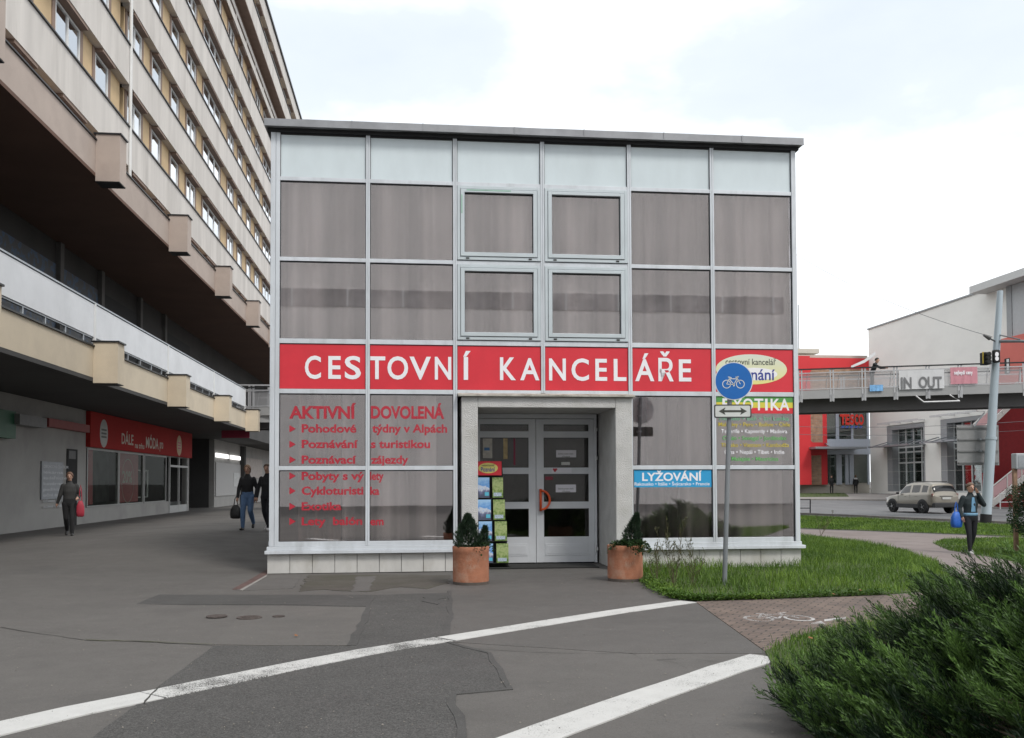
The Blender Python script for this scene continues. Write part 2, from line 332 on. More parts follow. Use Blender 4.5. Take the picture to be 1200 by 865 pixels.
def asphalt(name, col, coarse=.10, var=.10, stain=None, amount=.8, lo=.52, hi=.74, bump=.35):
    m, N, K = newmat(name); b = N['Principled BSDF']; b.inputs['Specular IOR Level'].default_value = .35
    t = N.new('ShaderNodeTexCoord')
    def nz(s, d, r=.6):
        n = N.new('ShaderNodeTexNoise'); n.inputs['Scale'].default_value = s; n.inputs['Detail'].default_value = d; n.inputs['Roughness'].default_value = r; K.new(t.outputs['Object'], n.inputs['Vector']); return n.outputs['Fac']
    def mr(v, a, c, lo_=.3, hi_=.7):
        r = N.new('ShaderNodeMapRange'); r.inputs['From Min'].default_value = lo_; r.inputs['From Max'].default_value = hi_; r.inputs['To Min'].default_value = a; r.inputs['To Max'].default_value = c; K.new(v, r.inputs['Value']); return r.outputs[0]
    def mul(a, c):
        n = N.new('ShaderNodeMath'); n.operation = 'MULTIPLY'; K.new(a, n.inputs[0]); K.new(c, n.inputs[1]); return n.outputs[0]
    v = mul(mul(mr(nz(.35, 6, .62), 1-var*1.5, 1+var*1.5), mr(nz(3.2, 7, .7), 1-var, 1+var)), mul(mr(nz(85, 2), 1-coarse, 1+coarse), mr(nz(38, 3), 1-coarse*.6, 1+coarse*.6)))
    vm = N.new('ShaderNodeVectorMath'); vm.operation = 'SCALE'; vm.inputs[0].default_value = col; K.new(v, vm.inputs['Scale']); out = vm.outputs[0]
    if stain:
        mi = N.new('ShaderNodeMix'); mi.data_type = 'RGBA'; mi.inputs['B'].default_value = (*stain, 1); K.new(mr(nz(.55, 7, .68), 0, amount, lo, hi), mi.inputs['Factor']); K.new(out, mi.inputs['A']); out = mi.outputs['Result']
    # pale grit specks and small dark spots
    sp = mr(nz(210, 0), 0, .55, .71, .76); mi2 = N.new('ShaderNodeMix'); mi2.data_type = 'RGBA'; mi2.inputs['B'].default_value = (.19,.185,.175,1); K.new(sp, mi2.inputs['Factor']); K.new(out, mi2.inputs['A']); out = mi2.outputs['Result']
    K.new(out, b.inputs['Base Color']); K.new(mr(nz(1.1, 5), .62, .92), b.inputs['Roughness'])
    bp = N.new('ShaderNodeBump'); bp.inputs['Strength'].default_value = bump; bp.inputs['Distance'].default_value = .004; K.new(nz(160, 3), bp.inputs['Height']); K.new(bp.outputs[0], b.inputs['Normal'])
    return m
m_asph  = asphalt('worn asphalt', (.102,.0955,.0895), .16, .07, (.074,.070,.067), .7)
m_asphc = asphalt('coarse dark asphalt', (.068,.0655,.063), .55, .09, (.058,.056,.054), .7, bump=.8)
m_asphs = asphalt('smooth asphalt by the door', (.094,.088,.083), .13, .07, (.073,.069,.066), .7)
m_asphl = asphalt('pale asphalt panel', (.106,.0995,.093), .12, .06, (.084,.080,.076), .6)
m_trench= asphalt('dark asphalt seam', (.063,.061,.059), .10, .1)
m_damp  = asphalt('mossy damp asphalt', (.072,.065,.055), .10, .12, (.062,.060,.040), .8, .46, .7)
m_lime  = asphalt('pale washed asphalt', (.105,.099,.094), .05, .1)
m_road  = asphalt('road asphalt', (.145,.147,.152), .08, .08)
m_pink  = asphalt('pinkish asphalt path', (.185,.152,.142), .08, .08, (.155,.128,.12), .6)
m_pave  = asphalt('pale pavement', (.27,.25,.235), .06, .08)
m_brick = brickmat('brick pavers', (.165,.120,.096), (.125,.094,.080), (.040,.034,.030), .20, .10, 1, .009, (0,0,R(28)))
m_soil  = M('lawn soil and thatch', (.055,.075,.022), .95, var=.35, scale=7, fine=.3, fscale=60, bump=.8, bscale=30)
m_paint = paintmat('worn white road paint', wear=.61)
m_paintw= paintmat('scuffed white road paint', wear=.53, soft=.04)
m_kerb  = M('kerb concrete', (.24,.225,.21), .85, var=.15, scale=6)
m_crack = M('dark crack filler', (.045,.043,.038), .9, var=.2)
m_moss  = M('moss in a crack', (.060,.066,.020), .95, var=.35, scale=20)

def lines(a, b, step): return list(np.arange(a, b+.001, step))
xs = [-900,-300,-120] + lines(-60, 60, 1) + [120,300,900]; ys = [-700,-200,-80] + lines(-40, 110, 1) + [160,320,1200]
gv = np.array([(x, y, gz(x, y)) for y in ys for x in xs]); nx = len(xs)
gf = np.array([(j*nx+i, j*nx+i+1, (j+1)*nx+i+1, (j+1)*nx+i) for j in range(len(ys)-1) for i in range(nx-1)])
kind(npmesh('ground', gv, gf, m_asph, smooth=True), 'structure')

def overlay(name, pts, mat, dz, k='structure', thick=0.0):
    thin = name == 'pavement_crack'
    bm = bmesh.new(); vs = [bm.verts.new((p[0], p[1], 0)) for p in pts]; bm.faces.new(vs)
    bmesh.ops.triangulate(bm, faces=bm.faces[:])
    x0, x1 = min(p[0] for p in pts), max(p[0] for p in pts); y0, y1 = min(p[1] for p in pts), max(p[1] for p in pts)
    for X in range(math.ceil(x0), math.floor(x1)+1):
        if abs(X) <= 60: bmesh.ops.bisect_plane(bm, geom=bm.verts[:]+bm.edges[:]+bm.faces[:], plane_co=(X,0,0), plane_no=(1,0,0))
    for Y in range(math.ceil(y0), math.floor(y1)+1):
        if -40 <= Y <= 110: bmesh.ops.bisect_plane(bm, geom=bm.verts[:]+bm.edges[:]+bm.faces[:], plane_co=(0,Y,0), plane_no=(0,1,0))
    bmesh.ops.recalc_face_normals(bm, faces=bm.faces[:])
    if sum(f.normal.z for f in bm.faces) < 0: bmesh.ops.reverse_faces(bm, faces=bm.faces[:])
    if thick:
        ret = bmesh.ops.extrude_face_region(bm, geom=bm.faces[:])
        top = {e for e in ret['geom'] if isinstance(e, bmesh.types.BMVert)}
        for v in bm.verts: v.co.z = gz(v.co.x, v.co.y) + (dz if v in top else dz-thick)
    else:
        be = [e for e in bm.edges if e.is_boundary] if not thin else []; ret = bmesh.ops.extrude_edge_only(bm, edges=be) if be else dict(geom=[])      # a skirt, so that no gap shows under the edge
        low = {v for v in ret['geom'] if isinstance(v, bmesh.types.BMVert)}
        for v in bm.verts: v.co.z = gz(v.co.x, v.co.y) + (-.01 if v in low else dz)
    me = bpy.data.meshes.new(name); bm.to_mesh(me); bm.free(); me.materials.append(mat)
    o = bpy.data.objects.new(name, me); COL.objects.link(o)
    if k: o['kind'] = k
    return o
def px(*pp): return [G(a, b).xy for a, b in pp]
def rough(pts, amp=.03, step=.25):
    """subdivide an outline and let it wander a little"""
    out = []
    for i in range(len(pts)):
        a, b = Vector(pts[i]), Vector(pts[(i+1) % len(pts)]); n = max(1, int((b-a).length/step))
        nrm = Vector((-(b-a).y, (b-a).x)); nrm = nrm.normalized() if nrm.length else nrm
        for k in range(n):
            out.append(a + (b-a)*k/n + nrm*(random.uniform(-amp, amp) if k else 0))
    return out
def strip(pts, w0, w1=None, jit=.0, step=.3):
    """a ribbon along a world polyline"""
    P = []
    for i in range(len(pts)-1):
        a, b = Vector(pts[i]), Vector(pts[i+1]); n = max(1, int((b-a).length/step))
        for k in range(n): P.append(a+(b-a)*k/n)
    P.append(Vector(pts[-1])); lft, rgt = [], []
    for i, p in enumerate(P):
        d = (P[min(i+1, len(P)-1)] - P[max(i-1, 0)]).normalized(); n = Vector((-d.y, d.x)); w_ = w0 + ((w1 if w1 is not None else w0)-w0)*i/(len(P)-1)
        j = random.uniform(-jit, jit); lft.append(p+n*(w_/2+random.uniform(-jit, jit)*.5)+n*j); rgt.append(p-n*(w_/2+random.uniform(-jit, jit)*.5)+n*j)
    return lft + rgt[::-1]

# asphalt repairs
overlay('asphalt_patch', rough(px((60,900),(250,757),(411,757.5),(432,711.5),(330,709.5),(158,708.5),(187,697),(440,697.5),(527,694.5),(523,741),(521,752),(571,766),(596,808),(532,813),(545,900)), .012), m_asphc, .003)
overlay('asphalt_patch', rough(px((528,694),(523,741),(521,752),(740,766),(897,766),(815,706),(757,678),(690,672),(528,675)), .008), m_asphs, .0035)
overlay('asphalt_patch', rough(px((160,708.3),(187,697.2),(440,697.6),(432,711),(330,709)), .012), m_trench, .0065)
overlay('asphalt_patch', rough(px((250,756),(262,743),(285,716),(296,710.5),(431,712),(410,757),(330,757)), .01), m_asphl, .0068)
overlay('asphalt_seam', rough(strip(px((527,693),(528,720),(523,742),(521,752)), .05, .07, .015), .0), m_trench, .0075)
overlay('asphalt_seam', strip(px((411,757),(433,711)), .09, .06, .02), m_trench, .0075)
overlay('asphalt_seam', strip(px((521,752),(573,766),(597,808),(531,814),(536,840),(545,890)), .05, .06, .02), m_trench, .0075)
overlay('pavement_crack', strip(px((532,755),(560,761),(620,764.5),(690,766.5),(741,766)), .009, .006, .006, .1), m_crack, .0052)
overlay('pavement_crack', strip(px((741,766),(752,773)), .005, .003, .006, .07), m_crack, .0052)
overlay('pavement_crack', strip(px((770,774),(800,772.5),(845,776),(880,774.5),(897,768)), .004, .003, .010, .07), m_crack, .0052)
overlay('pavement_crack', strip(px((806,784),(792,777),(770,774)), .004, .003, .008, .07), m_crack, .0052)
overlay('pavement_crack', strip(px((0,735.5),(40,742),(100,750.5),(170,752.5),(250,756.5)), .014, .018, .010, .12), m_crack, .0052)
overlay('pavement_crack', strip(px((100,750.5),(170,752.3),(250,756)), .018, .014, .012, .1), m_moss, .007)
overlay('pavement_crack', strip(px((186,806),(178,815),(168,826)), .012, .014, .008, .08), m_crack, .0105)
overlay('asphalt_patch', rough(px((322,674),(354,674),(343,690),(276,692.5),(300,683)), .015, .15), m_lime, .005)
overlay('asphalt_patch', rough(px((362,674),(430,673.8),(528,674.5),(526,684),(500,690.5),(470,688),(430,694),(380,691),(350,693.5)), .05, .15), m_damp, .0055)
overlay('asphalt_patch', rough(px((419,676),(440,675.5),(432,693),(412,694)), .03, .12), m_lime, .0065)
overlay('asphalt_patch', rough(px((497,699),(512,696),(520,700),(513,709),(503,707),(494,705)), .04, .12), m_trench, .009)
overlay('brick_strip', px((313.5,667),(313.5,673),(283,691),(272,691)), brickmat('red paver strip', (.115,.06,.052),(.095,.055,.05),(.05,.04,.035), .2,.1,1,.006,(0,0,R(20))), .006)
overlay('pale_kerb_edge', px((313.5,673.4),(312,676),(284,692.5),(281,691.5)), m_kerb, .007)

# painted lines: broad upper line and lower line, each with a scuffed stretch
overlay('painted_line', strip(px((-60,869),(90,833.5),(178,816)), .33, .31, .006), m_paint, .009)
overlay('painted_line', strip(px((180,815.5),(330,784),(430,764.5),(520,750)), .31, .28, .007), m_paintw, .009)
overlay('painted_line', strip(px((523,749.5),(600,737),(700,721),(760,712),(806,705.5)), .275, .27, .008), m_paint, .009)
overlay('painted_line', strip(px((560,890),(650,855),(760,816),(850,785),(898,770)), .31, .30, .007), m_paint, .009)

# brick path, pink path, road, pavement
overlay('brick_path', px((815,705.5),(900,703),(1040,698),(1130,692),(1300,690),(1300,718),(1100,724),(1020,730),(960,739),(930,749),(897,764)), m_brick, .006)
overlay('footpath', px((925,620),(1000,622.5),(1187,630),(1330,636),(1330,705),(1140,705),(1099,660.5),(1060,645.5),(1000,634.5),(925,627)), m_pink, .006)
road_near = px((925,602.5),(1000,605.5),(1060,608.5),(1195,614.5)); road_far = px((1170,596.5),(1100,590.5),(1042,587),(930,586))
overlay('road', [(-3, 58)] + road_near + [(26,33),(45,18),(75,20),(60,45)] + road_far + [(-3,76)], m_road, .006)
overlay('pavement', [(60,45.3)] + road_far + [(-3,76.2),(-3,99),(75,99),(75,45.3)], m_pave, .012)
kb = strip([(60,45.2)] + road_far + [(-3,76)], .28); overlay('kerb', kb, m_kerb, .12, thick=.12)
kb = strip([(-3,58)] + road_near + [(26,33),(45,18)], .18); overlay('kerb', kb, m_kerb, .10, thick=.10)

# lawns and their grass
lawnA = px((757,676.5),(768,689),(790,700),(815,704.5),(900,702),(1040,697),(1125,690),(1097,660.5),(1060,646),(1000,635.2),(945,629)) + [Vector((7.0,34)), Vector((2.5,34))] + [Vector((K0 + Vector((p[0]*CT-p[1]*ST, p[0]*ST+p[1]*CT, 0))).xy) for p in ((KW+.02, 9.5),(KW+.02,.02),(5.95,.02))]
lawnB = px((1094,637),(1108,632.5),(1187,631.2),(1330,636.5),(1330,668),(1225,667),(1170,655),(1112,645.5))
lawnC = px((930,604.5),(1000,607.5),(1060,610.5),(1195,616.5),(1330,621),(1330,634),(1187,628.8),(1000,621.5),(930,619))
lawnD = px((897,764.5),(930,749.5),(960,739.5),(1020,730.5),(1100,724.5),(1300,718.5)) + [Vector((12,3.5)), Vector((2.6,3.5))] + px((985,910),(950,858),(916,802),(905,781))
lawnE = px((925,583),(995,582.3),(985,577),(965,574.5),(925,577))
for P in (lawnA, lawnB, lawnC, lawnD, lawnE): overlay('lawn', P, m_soil, .016)

def inpoly(X, Y, P):
    ins = np.zeros(len(X), bool); n = len(P)
    for i in range(n):
        x1, y1 = P[i][0], P[i][1]; x2, y2 = P[(i+1) % n][0], P[(i+1) % n][1]
        c = ((y1 > Y) != (y2 > Y)) & (X < (x2-x1)*(Y-y1)/(y2-y1+1e-12)+x1); ins ^= c
    return ins
gzv = np.vectorize(gz)
_ph = RNG.uniform(0, 6.28, (6,)); 
def lump(X, Y):
    return (np.sin(X*1.7+_ph[0])*np.sin(Y*1.3+_ph[1]) + .6*np.sin(X*3.9+Y*2.1+_ph[2]) + .5*np.sin(Y*5.3-X*3.1+_ph[3]))/2.1
def grass(P, n, h, wd, mat, name='grass', hfun=None):
    a = np.array([(p[0], p[1]) for p in P]); lo, hi = a.min(0), a.max(0); X = RNG.uniform(lo[0], hi[0], n*3); Y = RNG.uniform(lo[1], hi[1], n*3)
    k = inpoly(X, Y, P) & (RNG.random(len(X)) < np.clip(.85+.6*lump(X*.55+3, Y*.55), .22, 1)); X, Y = X[k][:n], Y[k][:n]; n = len(X); X = X+RNG.normal(0,.035,n); Y = Y+RNG.normal(0,.035,n); Z = gzv(X, Y)+.012
    lm = lump(X, Y); hh = h*(.55+.75*RNG.random(n)**1.5)*(1+.45*lm)
    if hfun is not None: hh = hh*hfun(X, Y)
    th = RNG.uniform(0, 2*np.pi, n); dx, dy = np.cos(th), np.sin(th); ph = th + RNG.uniform(-.9, .9, n)+np.pi/2; lx, ly = np.cos(ph), np.sin(ph); ln = hh*RNG.uniform(.25, .9, n)
    W = wd*RNG.uniform(.7, 1.4, n)
    V = np.empty((n, 5, 3)); V[:,0] = np.c_[X-dx*W, Y-dy*W, Z]; V[:,1] = np.c_[X+dx*W, Y+dy*W, Z]
    mx_, my_, mz_ = X+lx*ln*.35, Y+ly*ln*.35, Z+hh*.6
    V[:,2] = np.c_[mx_+dx*W*.7, my_+dy*W*.7, mz_]; V[:,3] = np.c_[mx_-dx*W*.7, my_-dy*W*.7, mz_]; V[:,4] = np.c_[X+lx*ln, Y+ly*ln, Z+hh]
    b = np.arange(n)[:,None]*5
    F = np.concatenate([np.c_[b, b+1, b+2], np.c_[b, b+2, b+3], np.c_[b+3, b+2, b+4]])
    tone = np.repeat(RNG.uniform(-.25, .3, n)+.22*lm, 5)
    return kind(npmesh(name, V.reshape(-1,3), F, mat, tone=tone), 'stuff')
m_grass = foliage('grass blades', (.050,.108,.012), (.25,.385,.055), 1.1, .55, .3)
def wallgrass(X, Y):
    d = -(X-K0.x)*ST + (Y-K0.y)*CT; u = (X-K0.x)*CT+(Y-K0.y)*ST
    return 1 + .55*np.exp(-((d+.2)/.5)**2)*(u < KW+.3)
grass(lawnA, 62000, .115, .0042, m_grass, hfun=wallgrass)
grass(lawnB, 22000, .085, .006, m_grass); grass(lawnC, 42000, .085, .008, m_grass); grass(lawnD, 45000, .09, .0032, m_grass); grass(lawnE, 4000, .08, .012, m_grass)

def cover(P, n, name='ground_cover', edge=None, ls=.028):
    a = np.array([(p[0], p[1]) for p in P]); lo, hi = a.min(0), a.max(0)
    if edge is None:
        X = RNG.uniform(lo[0], hi[0], n*3); Y = RNG.uniform(lo[1], hi[1], n*3); k = inpoly(X, Y, P) & (lump(X*1.7, Y*1.7) > .1); X, Y = X[k][:n], Y[k][:n]
    else:
        e = np.array(edge); sg = RNG.integers(0, len(e)-1, n); f = RNG.random(n)[:,None]; q = e[sg]*(1-f)+e[sg+1]*f; X = q[:,0]+RNG.normal(0,.07,n); Y = q[:,1]+np.abs(RNG.normal(.03,.14,n))-.05
    n = len(X); Z = gzv(X, Y)+.01+RNG.random(n)*.07; th = RNG.uniform(0, 6.28, n); D = np.c_[np.cos(th), np.sin(th), RNG.uniform(-.1,.7,n)]; D /= np.linalg.norm(D, axis=1)[:,None]
    Sd = np.c_[-np.sin(th), np.cos(th), RNG.normal(0,.4,n)]; L_ = (ls*RNG.uniform(.6,1.5,n))[:,None]; P0 = np.c_[X, Y, Z]
    V = np.empty((n,4,3)); V[:,0] = P0; V[:,1] = P0+D*L_*.5+Sd*L_*.35; V[:,2] = P0+D*L_; V[:,3] = P0+D*L_*.5-Sd*L_*.35; b = np.arange(n)[:,None]*4
    return kind(npmesh(name, V.reshape(-1,3), np.concatenate([np.c_[b,b+1,b+2], np.c_[b,b+2,b+3]]), m_grass, tone=np.repeat(RNG.uniform(-.35,.15,n), 4)), 'stuff')
cover(lawnA, 9000, edge=px((757,677.5),(768,690),(790,700.5),(815,705),(900,702.5),(1040,697.5)))
cover(lawnA, 14000); cover(lawnD, 6000, ls=.02); cover(lawnB, 3000, ls=.04)
n = 1500; X = RNG.uniform(-6, 4, n); Y = 4.6+RNG.random(n)**1.4*10; s_ = RNG.uniform(.003,.0085,n); V = np.empty((n,4,3)); Z = gzv(X, Y)+.007
for k_, (a_, b_, c_) in enumerate(((-1,-.6,0),(1,-.7,0),(.1,1,0),(0,0,1.1))): V[:,k_] = np.c_[X+a_*s_*RNG.uniform(.6,1.4,n), Y+b_*s_*RNG.uniform(.6,1.4,n), Z+c_*s_]
b_ = np.arange(n)[:,None]*4; kind(npmesh('grit', V.reshape(-1,3), np.concatenate([np.c_[b_,b_+1,b_+3], np.c_[b_+1,b_+2,b_+3], np.c_[b_+2,b_,b_+3]]), M('loose grit', (.17,.155,.135), .9, var=.6, scale=3)), 'stuff')
# bicycle symbol painted on the pavers
def groundmark(parts, name='bicycle_marking'):
    mb = MB()
    for pts in parts:
        mb.add([(p[0], p[1], gz(p[0], p[1])+.0085) for p in pts], [tuple(range(len(pts)))])
    o = mb.build(name, paintmat('worn bicycle paint', (.50,.49,.48), wear=.505, soft=.05)); o['kind'] = 'structure'; return o
bo = G(921, 729).xy; ba = R(8)
def bxy(a, b): a *= .54; b *= .74; return Vector((bo.x + a*math.cos(ba)-b*math.sin(ba)*.4, bo.y + a*math.sin(ba)*.4 + b))
def bseg(a, b, w_=.05):
    a, b = Vector(a), Vector(b); d = (b-a).normalized(); n = Vector((-d.y, d.x))*w_/2
    return [bxy(*(a-n)), bxy(*(a+n)), bxy(*(b+n)), bxy(*(b-n))]
mk = []
for cx in (-.42, .42):
    for i in range(14):
        a0, a1 = i*2*math.pi/14, (i+1)*2*math.pi/14
        mk.append([bxy(cx+.30*math.cos(a0), .30+.30*math.sin(a0)), bxy(cx+.30*math.cos(a1), .30+.30*math.sin(a1)), bxy(cx+.23*math.cos(a1), .30+.23*math.sin(a1)), bxy(cx+.23*math.cos(a0), .30+.23*math.sin(a0))])
for a, b in (((-.42,.3),(-.18,.72)), ((-.18,.72),(.28,.72)), ((.28,.72),(0,.3)), ((0,.3),(-.18,.78)), ((-.42,.3),(0,.3)), ((.42,.3),(.26,.86)), ((.26,.86),(.44,.90)), ((-.26,.80),(-.08,.80))): mk.append(bseg(a, b))
groundmark(mk)
ar = [G(965,727).xy, G(985,725).xy]
groundmark([[G(*q).xy for q in ((966,729),(992,726),(992,723.8),(966,726.8))], [G(*q).xy for q in ((948,732),(968,732.5),(962,728.5))]], 'painted_marking')

# manhole covers
m_iron = M('rusty cast iron', (.082,.066,.060), .85, .1, var=.35, scale=25, bump=.6, bscale=80)
for (x, y, r, lab) in ((254, 723.5, .115, 'small round rusty manhole cover, leftmost of the three in the pavement'), (292, 725, .138, 'largest round rusty manhole cover, middle of the three in the pavement'), (326.5, 723.5, .068, 'smallest round iron cap, rightmost of the three in the pavement')):
    c = G(x, y); mb = MB(); mb.lathe([(r,0),(r,.012),(r*.86,.013),(r*.84,.009),(r*.1,.011),(.001,.011)], 28)
    for k in range(5): mb.box(-r*.6, r*.6, -r*.55+k*r*.26, -r*.5+k*r*.26, .008, .0135)
    o = mb.build('manhole_cover', m_iron, loc=(c.x, c.y, c.z+.006), rotz=random.random()*3); tag(o, lab, 'manhole cover', 'manhole covers in the pavement')
# ================================================================== THE GLASS KIOSK
kiosk = thing('travel_agency_kiosk', 'two storey glass and aluminium travel agency pavilion with red CESTOVNÍ KANCELÁŘE sign band', 'building', K0, TH)
KD = 9.5
PL, SI = .335, .455                       # plinth top, sill top
Z = dict(d0=.535, d1=1.715, c0=1.785, c1=2.99, r0=3.065, r1=3.825, b0=3.905, b1=5.205, a0=5.27, a1=6.555, t0=6.62, t1=7.345)
MU = [FK(p, 300)[0] for p in (431.2, 533.2, 635.6, 737.4, 834.4)]
ML = FK(327.6, 400)[0]; MR = FK(927, 400)[0]
edges = [ML] + MU + [MR + .03]; HW = .034
cells = [(edges[i] + (HW if i else 0), edges[i+1] - (HW if i < 5 else 0.0)) for i in range(6)]
# plinth of square tiles
pu0, pu1 = FK(541, 560)[0], FK(741.5, 560)[0]           # entrance portal
mb = MB(); mb.box(.02, pu0, .045, .3, -.3, PL-.01, 1); mb.box(pu1, KW-.02, .045, .3, -.3, PL-.01, 1)
n = 25; tw = KW/n
for i in range(n):
    if pu0-.05 < (i+.5)*tw < pu1+.05: continue
    mb.box(i*tw+.004, (i+1)*tw-.004, .02, .05, .012, PL-.012, 0)
mb.build('plinth', [m_tile, m_dark], kiosk, bevel=.003)
for a, b in ((-.03, pu0), (pu1, KW+.05)):
    mb = MB(); mb.box(a, b, -.07, .06, PL, PL+.055); mb.box(a+.03, b-.02 if b < 8 else b-.06, -.04, .055, PL+.057, SI); mb.box(a+.16, b if b < 8 else b-.2, -.022, .05, SI+.002, Z['d0']); mb.build('sill', m_alu, kiosk, bevel=.004)
# posts and mullions
mb = MB(); mb.box(.035, .115, -.035, .12, SI+.003, 7.36); mb.box(.119, ML, -.028, .11, SI+.003, 7.36); mb.build('corner_post', m_alu, kiosk, bevel=.005)
mb = MB(); mb.box(MR+.03, KW-.03, -.035, .12, SI+.003, 7.36); mb.build('corner_post', m_alu, kiosk, bevel=.005)
for i, u in enumerate(MU):
    z0 = SI+.003 if i in (0, 4) else (3.02 if i == 2 else SI+.003)
    mb = MB(); mb.box(u-HW, u-.003, -.032, .08, z0, 7.36); mb.box(u+.003, u+HW, -.032, .08, z0, 7.36); mb.box(u-.004, u+.004, -.022, .07, z0, 7.36)
    mb.build('mullion', m_alu, kiosk, bevel=.003)
for a, b in (('d1','c0'), ('c1','r0'), ('r1','b0'), ('b1','a0'), ('a1','t0')):
    for i, (p, q) in enumerate(cells):
        if i in (2, 3) and a == 'd1': continue
        mb = MB(); mb.box(p+.001, q-.001, -.024, .075, Z[a], Z[b]); mb.build('transom', m_alu, kiosk, bevel=.003)
mb = MB(); mb.box(ML, MR+.03, -.015, .08, 7.345, 7.40); mb.build('transom', m_gask, kiosk)  # black strip paints the shadow under the roof fascia
def gasket(mb, p, q, z0, z1, y=-.012, t=.011, mi=1):
    e = y+.036; mb.box(p, p+t, y, e, z0, z1, mi); mb.box(q-t, q, y, e, z0, z1, mi); mb.box(p+t, q-t, y, e, z1-t*1.5, z1, mi); mb.box(p+t, q-t, y, e, z0, z0+t*.6, mi)
def pane_at(p, q, z0, z1, parent=kiosk, mat=m_glass, name='window_pane', y=.012):
    mb = MB(); mb.box(p+.003, q-.003, y, y+.012, z0, z1, 0); gasket(mb, p, q, z0, z1, y-.016)
    return mb.build(name, [mat, m_gask], parent)
for i, (p, q) in enumerate(cells):
    mb = MB(); mb.box(p+.002, q-.002, .006+.002*i % .004, .03, Z['t0'], Z['t1']-.004, 0); gasket(mb, p, q, Z['t0'], Z['t1'], -.006, .008); mb.build('spandrel_panel', [m_span, m_gask], kiosk)
panes = {}
m_alub = M('bluish aluminium casement', (.49,.54,.565), .45, .2, var=.07, scale=2)
for i, (p, q) in enumerate(cells):
    for k, (z0, z1) in (('A', (Z['a0'], Z['a1'])), ('B', (Z['b0'], Z['b1']))):
        if i in (2, 3):
            w_ = thing('casement_window', '', 'x', (0,0,0)); w_.parent = kiosk; del w_['label']; del w_['category']
            f = .055
            mb = MB(); mb.box(p+.004, p+f, -.045, .05, z0+.012, z1-.006); mb.box(q-f, q-.004, -.045, .05, z0+.012, z1-.006); mb.box(p+f, q-f, -.045, .05, z1-f, z1-.006); mb.box(p+f, q-f, -.045, .05, z0+.012, z0+f+.012)
            mb.build('window_frame', m_alub, w_, bevel=.004)
            g = .066; s0, s1, t0, t1 = p+f+.006, q-f-.006, z0+f+.02, z1-f-.008
            mb = MB(); mb.box(s0, s0+g, -.06, .04, t0, t1); mb.box(s1-g, s1, -.06, .04, t0, t1); mb.box(s0+g, s1-g, -.06, .04, t1-g*.8, t1); mb.box(s0+g, s1-g, -.06, .04, t0, t0+g)
            if i == 2 and k == 'A':
                mb.box(s0+.1, s1-.45, -.0615, -.058, t1-.03, t1-.005, 1); mb.box(s0+.006, s0+.03, -.0615, -.058, t1-.42, t1-.1, 1)
            mb.build('sash', [m_alub, M('green tape remnant', (.26,.42,.34), .6)], w_, bevel=.004)
            panes[i, k] = pane_at(s0+g, s1-g, t0+g, t1-g*.8, w_)
            for uu in (p+.15, q-.21):
                mb = MB(); mb.box(uu, uu+.055, -.052, -.04, z0+.028, z0+.052); mb.build('drain_cap', m_black, w_)
        else: panes[i, k] = pane_at(p, q, z0, z1)
    if i not in (2, 3):
        panes[i, 'C'] = pane_at(p, q, Z['c0'], Z['c1']); panes[i, 'D'] = pane_at(p, q, Z['d0']+.002, Z['d1'])
    # red fascia panels
    mb = MB(); mb.box(p+.002, q-.002, -.006, .03, Z['r0'], Z['r1']-.012, 0); gasket(mb, p, q, Z['r0']+.001, Z['r1'], -.012, .006)
    panes[i, 'R'] = mb.build('sign_panel', [m_red, m_gask], kiosk)
# big letters, glyph by glyph where they stand
LET = [(0,'C',357.3,376.2),(0,'E',384.8,399.5),(0,'S',404,423),(1,'T',432,451.5),(1,'O',454,478.3),(1,'V',479.8,505),(1,'N',509.5,528.8),(2,'Í',542.8,549.5),(2,'K',585.8,604.5),(2,'A',609.5,632),
       (3,'N',643.3,663),(3,'C',669.6,690),(3,'E',697.5,711.3),(3,'L',719,733.8),(4,'Á',744.2,766.5),(4,'Ř',771.3,789.2),(4,'E',795.3,809.8)]
lmb = [MB() for _ in range(6)]
for i, ch, x0, x1 in LET:
    u0 = FK(x0, 430)[0]; u1 = FK(x1, 430)[0]; yb = 443.2 + (x0-357)*.0074; zb = FK(x0, yb)[1]; zt = FK(x0, yb-25.4 if x0 < 600 else yb-24.5)[1]
    if ch == 'Í': u1 += .03
    lmb[i].text(ch, u0, u1, zb, zt, -.0105, .018)
for i in range(5): lmb[i].build('lettering', m_white, panes[i, 'R'])
# oval logo at the right end
m_oval = rampmat('pale to yellow oval', [(0, (.72,.62,.10)), (.45, (.70,.68,.36)), (1, (.62,.66,.58))], 1.2, 1, .5, (3.1, 3.75, .1))
m_blue = M('dark blue print', (.035,.045,.25), .5, var=.03); m_ink = M('dark grey print', (.05,.055,.045), .5, var=.03)
oc = FK(880.5, 433); rx = (FK(922.4,433)[0]-FK(839,433)[0])/2; rz = (FK(880,415.5)[1]-FK(880,450.8)[1])/2
mb = MB(); mb.disc(oc[0], oc[1], rx, rz, -.0085); mb.build('logo_oval', m_oval, panes[5, 'R'])
mb = MB(); mb.disc(FK(885,438.5)[0], FK(885,438.5)[1], rx*.62, rz*.42, -.0095); mb.build('logo_patch', m_white, panes[5, 'R'])
mb = MB()
mb.text('cestovní kancelář', FK(850,428)[0], FK(909,428)[0], FK(880,427.6)[1], FK(880,420.6)[1], -.0115, .004); mb.build('lettering', m_ink, panes[5, 'R'])
mb = MB(); mb.text('Poznání', FK(855,445)[0], FK(908,445)[0], FK(880,445.2)[1], FK(880,432.5)[1], -.0115, .014); mb.build('lettering', m_blue, panes[5, 'R'])

